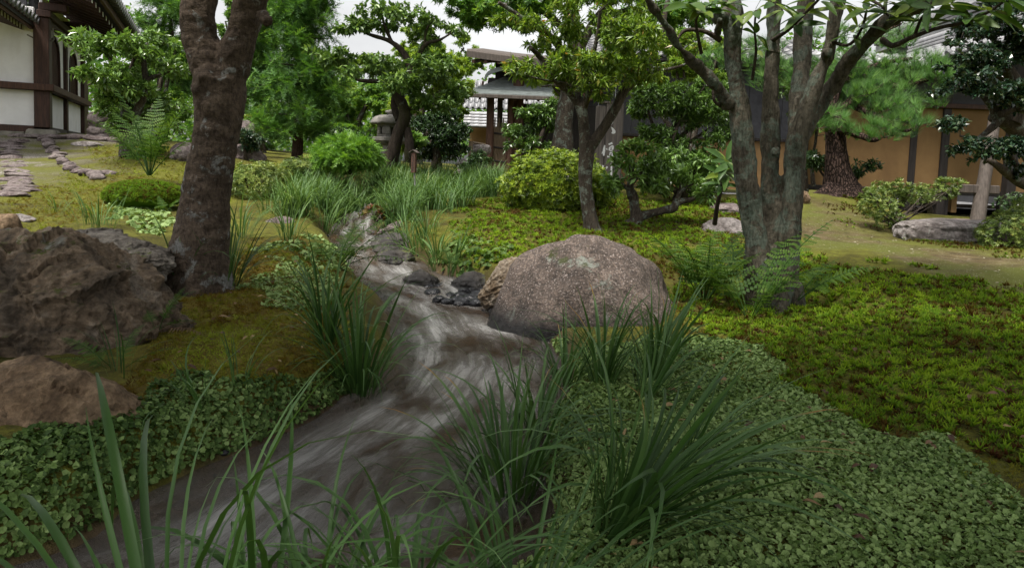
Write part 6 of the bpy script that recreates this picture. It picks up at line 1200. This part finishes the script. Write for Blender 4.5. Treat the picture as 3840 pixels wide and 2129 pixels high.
feather('feather_moss', 'thin brownish moss between liverwort and haircap moss', [(2480, 1130), (2650, 1240), (2850, 1330), (3000, 1440), (3250, 1600), (3500, 1640), (3840, 1740), (3840, 1960), (3500, 1700), (3100, 1560), (2800, 1420), (2500, 1300), (2380, 1290)], 3200, .026, 11, .45, dmax=5, near=2.6, xr=(.4, 3), yr=(1.4, 5))
feather('feather_moss', 'golden moss carpet on the slope left of the forked tree', [(0, 760), (120, 700), (380, 690), (640, 800), (640, 830), (400, 800), (200, 850), (0, 850)], 1300, .034, 12, .6, dmax=9, near=4, xr=(-6.5, -2), yr=(5, 9))
feather('feather_moss', 'green moss slope below the temple', [(230, 690), (240, 640), (430, 680), (300, 540), (700, 570), (900, 620), (900, 760), (640, 740)], 500, .05, 13, .7, dmax=14, near=7, xr=(-9, -2), yr=(7, 14))
def cushion():
    c = P(545, 735, 7.4); r = rng(14); V, F = ICO[4]; W = V * np.array([.4, .35, .15]) * (1 + .08 * fbm(V * 3, 2)[:, None]) + c; T = thing('moss_cushion', 'round dark green moss cushion left of the forked trunk', 'moss', c - UZ * .1); part('mound', piece(W, F), G_HAIR, T)
    d = rdir(r, 3000); d = d[d[:, 2] > -.2]; Q = c + d * np.array([.4, .35, .15]); R = stand(Q, r, .4, unit(d / np.array([.4, .35, .15]))); v, f, t = moss_star(3); tag(part('moss_stars', scatter(v, f, Q, R, .055, np.clip(r.normal(.55, .15, len(Q)), 0, 1), 0, False, t), G_HAIR, T), kind='stuff')
cushion()
# litter on the bare path
def litter():
    r = rng(15); n = 900; x = r.uniform(2, 9, n); y = r.uniform(4.5, 9.5, n); Q = np.stack([x, y, gz(x, y) + .006], -1); a, b, c = proj(Q); k = inpoly(a, b, Z_PATH); Q = Q[k]; m = len(Q); v, f = leaf4(.5, .03); t = r.uniform(0, 1, m)
    o = part('fallen_leaves', scatter(v, f, Q, frames(rdir(r, m) * np.array([1, 1, .1]), UZ + rdir(r, m) * .25), r.uniform(.015, .045, m), t), leafmat('dry_leaf', [(.1, (.1, .07, .04)), (.5, (.26, .22, .15)), (.9, (.4, .38, .3))], .7, .1)); tag(o, 'scattered pale fallen leaves and chips on the bare path', 'leaves', kind='stuff')
litter()
def litter2():
    r = rng(16); Q1, _ = cover(Z_LIV_R, 40, r, dmax=4, xr=(-.2, 3), yr=(.8, 4)); Q2, _ = cover(Z_HAIR_R, 18, r, dmax=6, near=4, xr=(.4, 5), yr=(1.8, 6)); Q3, _ = cover(Z_FEATHER, 40, r, dmax=6, near=3, xr=(-2.6, -.4), yr=(2, 6)); Q4, _ = cover(Z_HAIR_M, 14, r, dmax=9, near=6, xr=(-1, 3.6), yr=(4.5, 9)); Q = np.concatenate([Q1, Q2, Q3, Q4]) + UZ * .022; m = len(Q); v, f = leaf6(.45, .1, .2)
    o = part('fallen_leaves', scatter(v, f, Q, frames(rdir(r, m) * np.array([1, 1, .25]), UZ + rdir(r, m) * .4), r.uniform(.02, .055, m), r.uniform(0, 1, m)), leafmat('brown_dead_leaf', [(.1, (.06, .028, .014)), (.5, (.13, .065, .028)), (.9, (.28, .2, .09))], .6, .15)); tag(o, 'brown fallen leaves dotted over the moss and liverwort banks', 'leaves', kind='stuff')
litter2()
def bank_stones():
    r = rng(17); n = 400; y = r.uniform(1.2, 8.5, n); l, rr, w = st_at(y); sd_ = r.integers(0, 2, n); off = r.normal(-.02, .045, n); x = np.where(sd_ == 0, l - off, rr + off); z = np.maximum(gz(x, y), w - .05); V, F = ICO[1]; pcs = []
    for s_ in range(4): m = np.arange(n) % 4 == s_; Vs = V * (1 + .2 * fbm(V * 2 + s_ * 5, 2)[:, None]) * np.array([1, .8, .6]); a = r.uniform(0, 6.3, m.sum()); R = np.zeros((m.sum(), 3, 3)); R[:, 0, 0] = np.cos(a); R[:, 0, 1] = -np.sin(a); R[:, 1, 0] = np.sin(a); R[:, 1, 1] = np.cos(a); R[:, 2, 2] = 1; pcs.append(scatter(Vs, F, np.stack([x, y, z], -1)[m], R, r.uniform(.007, .03, m.sum()) , r.uniform(0, 1, m.sum()), 0, True))
    o = part('bank_gravel', pcs, R_PEB); tag(o, 'wet dark gravel strewn along both water edges', 'gravel', kind='stuff')
bank_stones()

# ------------------------------------------------------------------ sedge tufts
def blade_geo(th0, cur, w, n=9, twist=0.0, tint=.5, tipb=0.0):
    """unit-length arching blade leaning towards +X"""
    t = np.linspace(0, 1, n); th = th0 + cur * t ** 1.6; dx, dz = np.sin(th), np.cos(th); x = np.concatenate([[0], np.cumsum((dx[1:] + dx[:-1]) / 2)]) / (n - 1); z = np.concatenate([[0], np.cumsum((dz[1:] + dz[:-1]) / 2)]) / (n - 1)
    hw = w / 2 * np.clip(np.minimum(.55 + 1.6 * t, 1) * np.minimum(1, (1 - t) * 2.6 + .03), .02, 1); tw = twist * t; V = []
    for i in range(n):
        s = np.array([-math.sin(tw[i]) * .3, math.cos(tw[i]), math.sin(tw[i]) * .6]); c = np.array([x[i], 0, z[i]]); nn = np.array([-math.cos(th[i]), 0, math.sin(th[i])]); V += [c - s * hw[i] + nn * hw[i] * .35, c, c + s * hw[i] + nn * hw[i] * .35]
    F = [[i * 3 + j, i * 3 + j + 1, i * 3 + 4 + j, i * 3 + 3 + j] for i in range(n - 1) for j in (0, 1)]
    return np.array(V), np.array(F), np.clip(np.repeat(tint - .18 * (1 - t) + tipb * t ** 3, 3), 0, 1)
def blade_set(m, w, seed, k=14, soft=0.0):
    r = rng(seed); o = []
    for i in range(k):
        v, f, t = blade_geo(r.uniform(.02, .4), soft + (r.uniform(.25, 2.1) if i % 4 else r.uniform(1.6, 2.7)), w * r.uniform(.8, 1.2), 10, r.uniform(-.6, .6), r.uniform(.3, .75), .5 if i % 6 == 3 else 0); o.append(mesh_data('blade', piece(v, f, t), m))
    return o
BL_NEAR = blade_set(G_GRASS, .0195, 1); BL_WIDE = blade_set(G_GRASS, .0165, 2, 14, .5); BL_FINE = blade_set(G_PALE, .02, 3)
def tuft(label, base, n, L, bl, seed, spread=.05, lean=(0, 0), stiff=1.0, side=None, group='sedge tufts along the stream'):
    r = rng(seed); base = np.asarray(base, float); T = thing('sedge_tuft', label, 'sedge', base, group)
    for i in range(n):
        a = r.uniform(0, 2 * math.pi) if side is None else r.normal(side, .9); o = base + np.array([math.cos(a), math.sin(a), 0]) * spread * math.sqrt(r.uniform()) ; o[2] = min(o[2], gz(o[0], o[1]) + .02) - .02; s = L * r.uniform(.5, 1.12); ln = r.normal(0, .12)
        M = Matrix.Translation((0, 0, 0)) @ Matrix.Rotation(lean[0] + r.normal() * .08, 4, 'Y') @ Matrix.Rotation(lean[1] + r.normal() * .08, 4, 'X') @ Matrix.Rotation(a, 4, 'Z') @ Matrix.Rotation(ln, 4, 'Y'); M = np.array(M); M[:3, :3] *= s; M[:3, 3] = o; inst('blade', bl[r.integers(len(bl))], M, T)
    return T
def H(px, py): return hit(px, py)
tuft('tall upright sedge tuft at the left water edge, nearest the stream middle', H(1345, 1490), 95, .66, BL_NEAR, 1, .075)
tuft('narrow sedge tuft standing just left of the tallest stream edge one', H(1225, 1290), 65, .56, BL_NEAR, 2, .05)
tuft('sedge tuft growing at the right foot of the forked trunk', H(850, 1085), 48, .55, BL_NEAR, 3, .07, (.12, 0))
tuft('sparse sedge blades at the left foot of the forked trunk', H(690, 1090), 16, .5, BL_NEAR, 4, .06, (-.1, 0))
tuft('sedge tuft in front of the big boulder, nearest the water', H(2120, 1470), 60, .48, BL_NEAR, 5, .06)
tuft('upright sedge tuft before the middle of the big boulder', H(2260, 1450), 60, .54, BL_NEAR, 6, .05)
tuft('sedge tuft leaning right in front of the boulder', H(2440, 1430), 70, .54, BL_NEAR, 7, .06, (.28, 0))
tuft('sedge tuft with long arching blades right of the boulder front', H(2420, 1500), 36, .5, BL_NEAR, 8, .05, (.4, 0))
tuft('big sedge tuft overhanging the water at lower middle', H(1915, 1930), 105, .58, BL_NEAR, 9, .09, (-.12, 0))
tuft('sedge tuft behind the big lower middle one, against the water', H(2010, 1680), 50, .5, BL_NEAR, 10, .06)
tuft('fountain shaped sedge tuft fanning right over the liverwort', H(2290, 1985), 85, .64, BL_NEAR, 11, .07, (.42, .15))
tuft('small sedge tuft in the middle of the liverwort sheet', H(2590, 1690), 22, .36, BL_NEAR, 12, .04, (.5, .1))
def W(x, y): return np.array([x, y, gz(x, y)])
tuft('sedge tuft at the bottom frame edge left of the middle', W(-.17, 1.14), 80, .54, BL_WIDE, 13, .08, (.05, -.1))
tuft('low sedge tuft at the bottom edge below the big lower middle one', W(.04, 1.22), 80, .48, BL_WIDE, 14, .10, (.15, 0))
tuft('drooping near sedge blades left of the lower middle ones', W(-.30, 1.10), 40, .52, BL_WIDE, 33, .06, (-.12, -.05))
tuft('very near broad sedge blades at the bottom left corner', W(-.44, .90), 42, .78, BL_WIDE, 15, .07, (-.36, -.1))
tuft('near sedge blades rising at bottom left, right of the broadest ones', W(-.36, .98), 22, .62, BL_WIDE, 16, .05, (-.02, -.1))
tuft('few arching sedge blades on the left bank near the tan boulder', H(770, 1560), 12, .34, BL_NEAR, 17, .04, (-.4, 0))
tuft('thin sedge blades on the rusty moss of the left bank', H(900, 1440), 12, .3, BL_NEAR, 18, .05)
tuft('thin sedge blades beside the craggy rock foot', H(470, 1410), 10, .3, BL_NEAR, 19, .06)
tuft('blue green sedge tuft behind the flat slab at left', H(370, 850), 46, .38, BL_FINE, 20, .16)
tuft('small sedge tuft on the mossy slope at far left', H(215, 795), 14, .3, BL_FINE, 21, .05)
tuft('leaning pale sedge tuft on the right bank by the rapids rocks', H(1640, 985), 44, .55, BL_FINE, 22, .07, (-.2, 0))
tuft('pale sedge tuft above the pebble heap', H(1700, 1010), 44, .46, BL_FINE, 23, .07, (.22, 0))
tuft('pale sedge tuft on top of the rapids rocks', H(1600, 890), 40, .5, BL_FINE, 24, .1)
tuft('whitish sedge tuft left of the rapids', H(1085, 905), 40, .5, BL_FINE, 25, .08)
tuft('whitish sedge tuft behind the left rapids rocks', H(1010, 800), 36, .5, BL_FINE, 26, .12)
tuft('sedge tuft between the forked trunk and the rapids', H(900, 890), 34, .5, BL_FINE, 27, .1)
tuft('sedge tuft right of the mossy rapids rock, half way to the pebbles', H(1560, 960), 30, .45, BL_FINE, 28, .07, (-.25, 0))
tuft('sedge tuft hanging over the upper rapids from the left bank', H(1215, 865), 40, .48, BL_FINE, 34, .1, (.1, 0))
tuft('sedge tuft beside the reddish leaves at the head of the rapids', H(1480, 815), 40, .48, BL_FINE, 35, .1)
tuft('arching sedge tuft over the dark rocks right of the rapids', H(1530, 920), 46, .5, BL_FINE, 36, .08, (-.15, 0))
def meadow():
    r = rng(30); pcs = []; tp = [blade_geo(r.uniform(.02, .4), r.uniform(.5, 2.2), .024, 5, r.uniform(-.5, .5), .5) for _ in range(8)]; B = []
    for poly, n in (([(1040, 800), (1080, 745), (1300, 690), (1500, 670), (1870, 690), (1880, 735), (1700, 790), (1500, 840), (1420, 800), (1360, 830), (1200, 850)], 155), ([(1330, 700), (1880, 680), (1880, 720), (1500, 760)], 50)):
        k = 0
        while k < n:
            q = hit(r.uniform(1030, 1890), r.uniform(665, 850)); a, b, c = proj(q)
            if inpoly(np.array([a]), np.array([b]), poly)[0]: B.append(q); k += 1
    B = np.array(B); nb = 40; pos = np.repeat(B, nb, 0) + np.column_stack([r.normal(0, .07, len(B) * nb), r.normal(0, .07, len(B) * nb), np.zeros(len(B) * nb)]); pos[:, 2] = gz(pos[:, 0], pos[:, 1]) - .02; N_ = len(pos); a = r.uniform(0, 2 * math.pi, N_); R = np.zeros((N_, 3, 3)); R[:, 0, 0] = np.cos(a); R[:, 0, 1] = -np.sin(a); R[:, 1, 0] = np.sin(a); R[:, 1, 1] = np.cos(a); R[:, 2, 2] = 1; tn = np.repeat(np.clip(r.normal(.5, .14, len(B)), .1, .9), nb) + r.normal(0, .1, N_)
    for s in range(8): m = np.arange(N_) % 8 == s; v, f, t = tp[s]; pcs.append(scatter(v, f, pos[m], R[m], .5 * r.uniform(.5, 1.1, m.sum()), np.clip(tn[m], 0, 1), 0, True, t - .5))
    o = part('sedge_meadow', pcs, G_PALE); tag(o, 'band of pale green sedge grass around the small sign post', 'grass', kind='stuff')
meadow()

# ------------------------------------------------------------------ ferns
def frond_mesh(seed, m, n=15, wid=.42, droop=.5, th0=.5, dense=6):
    """unit-length fern frond rising from the origin and arching towards +X"""
    r = rng(seed); t = np.linspace(0, 1, 26); th = th0 + droop * 1.6 * t ** 1.5; x = np.concatenate([[0], np.cumsum(np.sin(th)[1:])]) / 25; z = np.concatenate([[0], np.cumsum(np.cos(th)[1:])]) / 25; C = np.stack([x, np.zeros(26), z], -1); pcs = tube(C, np.linspace(.008, .002, 26), 26, 4, tint=.25, caps=False); V = []; F = []; tn = []
    for i in range(n):
        u = .25 + .74 * (i / (n - 1)); k = u * 25; j = min(int(k), 24); c = C[j] + (C[j + 1] - C[j]) * (k - j); tg = unit(C[j + 1] - C[j]); L = wid / 2 * math.sin(math.pi * (.12 + .86 * (1 - (u - .25) / .75)) ) ** .6 * (1.05 - .25 * abs(u - .5)) if i else wid * .42
        L = wid / 2 * (1 - ((u - .25) / .75)) ** .75 + .012
        for s in (-1, 1):
            ax = unit(np.array([0, s, 0]) + tg * .45 + np.array([0, 0, -.12]) + r.normal(size=3) * .12); up = unit(np.cross(ax, np.cross([tg[2] * -1, 0, tg[0]], ax)) + 1e-6); sd_ = unit(np.cross(ax, [-tg[2], 0, tg[0]])); tt_ = r.uniform(.35, .75)
            for q in range(dense):
                a0, a1 = q / dense, (q + .95) / dense; wq = .021 * (1 - .6 * a0) * (L / .2) ** .5 + .004; b0 = c + ax * L * a0; b1 = c + ax * L * a1; tip = b0 * .35 + b1 * .65; o = len(V); sag = np.array([0, 0, -.10 * L * a0 * a0])
                V += [b0 + sag, b1 + sag, tip + sd_ * wq + sag, tip - sd_ * wq + sag]; F += [[o, o + 1, o + 2], [o + 1, o, o + 3]]; tn += [tt_] * 4
    return mesh_data('frond', pcs + [piece(V, F, np.array(tn), 0, False)], m)
FR = [frond_mesh(s, G_FERN, 19, .42, .35 + .12 * (s % 4), .25 + .1 * (s % 3)) for s in range(6)]; FRR = [frond_mesh(9, G_FERNR, 12, .4, .5, .9)]
def fern(label, base, fr, meshes=FR, seed=0):
    """fr = [(azimuth, lean, length), ...]"""
    r = rng(seed); base = np.asarray(base, float); T = thing('fern', label, 'fern', base, 'ferns in the garden')
    for a, ln, L in fr:
        M = Matrix.Rotation(a + math.pi * 0, 4, 'Z') @ Matrix.Rotation(ln, 4, 'Y') @ Matrix.Rotation(r.normal() * .15, 4, 'X'); M = np.array(M); M[:3, :3] *= L; M[:3, 3] = base + np.array([math.cos(a), math.sin(a), 0]) * .015 - UZ * .01; inst('frond', meshes[r.integers(len(meshes))], M, T)
    return T
rf = rng(99)
def ring(n, L, ln=.15, a0=0, a1=2 * math.pi): return [(a0 + (a1 - a0) * (i + rf.uniform(-.3, .3)) / n, ln + rf.normal() * .12, L * rf.uniform(.75, 1.15)) for i in range(n)]
fern('dark bushy fern between the big boulder and the multi-stemmed tree', P(2640, 1130, 4.55), ring(13, .68, .1), seed=1)
fern('fern with fronds across the foot of the multi-stemmed tree', P(2810, 1195, 4.15), [(.1, .15, .8), (.5, .0, .75), (1.2, -.1, .7), (2.6, .1, .6), (3.3, .1, .6), (-.6, .2, .55), (-1.6, .2, .4), (.2, .35, .7)], seed=2)
fern('single fern reaching right from the multi-stemmed tree foot', P(2985, 1120, 4.3), [(-.05, .35, .52), (.4, .2, .42), (.1, .6, .35)], seed=3)
fern('fern hanging over the rapids from the left bank', H(1260, 1010), [(.0, .2, .62), (.3, .05, .6), (-.3, .3, .55), (-.7, .4, .5), (.8, .0, .55), (2.6, .1, .4), (-.1, .55, .55), (1.6, 0, .5)], seed=4)
fern('tall upright fern on the moss left of the forked trunk', P(560, 655, 8.4), [(.1, -.05, 1.1), (.6, -.1, 1.15), (2.7, .0, 1.1), (3.2, -.1, 1.2), (1.6, -.1, 1.1), (-.4, .05, .95), (3.7, .1, .95), (-1.3, .1, .8), (2.1, 0, 1.0), (.3, .15, 1.0), (2.9, .2, .9)], seed=5)
fern('small fern at the right end of the craggy rock', P(585, 1225, 2.85), [(.2, .0, .24), (-.3, .5, .2), (2.4, .3, .16), (.9, -.1, .2)], seed=6)
fern('withered brown fern frond lying by the craggy rock', P(590, 1225, 2.8), [(-.05, .45, .2)], FRR, 7)
fern('pale fern fronds in front of the craggy rock foot', P(440, 1380, 2.55), [(2.9, .35, .24), (.1, .4, .22), (1.2, -.1, .2), (3.5, .5, .2)], seed=8)
fern('bright small fern on the bank above the pebble heap', P(1690, 1000, 5.2), ring(6, .22, .3), seed=9)
fern('fern low in the grass just right of the forked trunk', P(620, 790, 6.6), ring(5, .26, .3), seed=10)
rosette_shrub('saxifrage_clump', 'clump of reddish round leaves beside the top of the rapids', P(1430, 830, 7.6), [(P(1440, 800, 7.6), np.array([.22, .15, .1]))], 110, .06, leafmat('reddish_leaf', [(.1, (.12, .03, .015)), (.4, (.12, .1, .02)), (.7, (.08, .14, .025))], .5, .3), 27, 8, (.5, .3), shell=.3, w=.7)
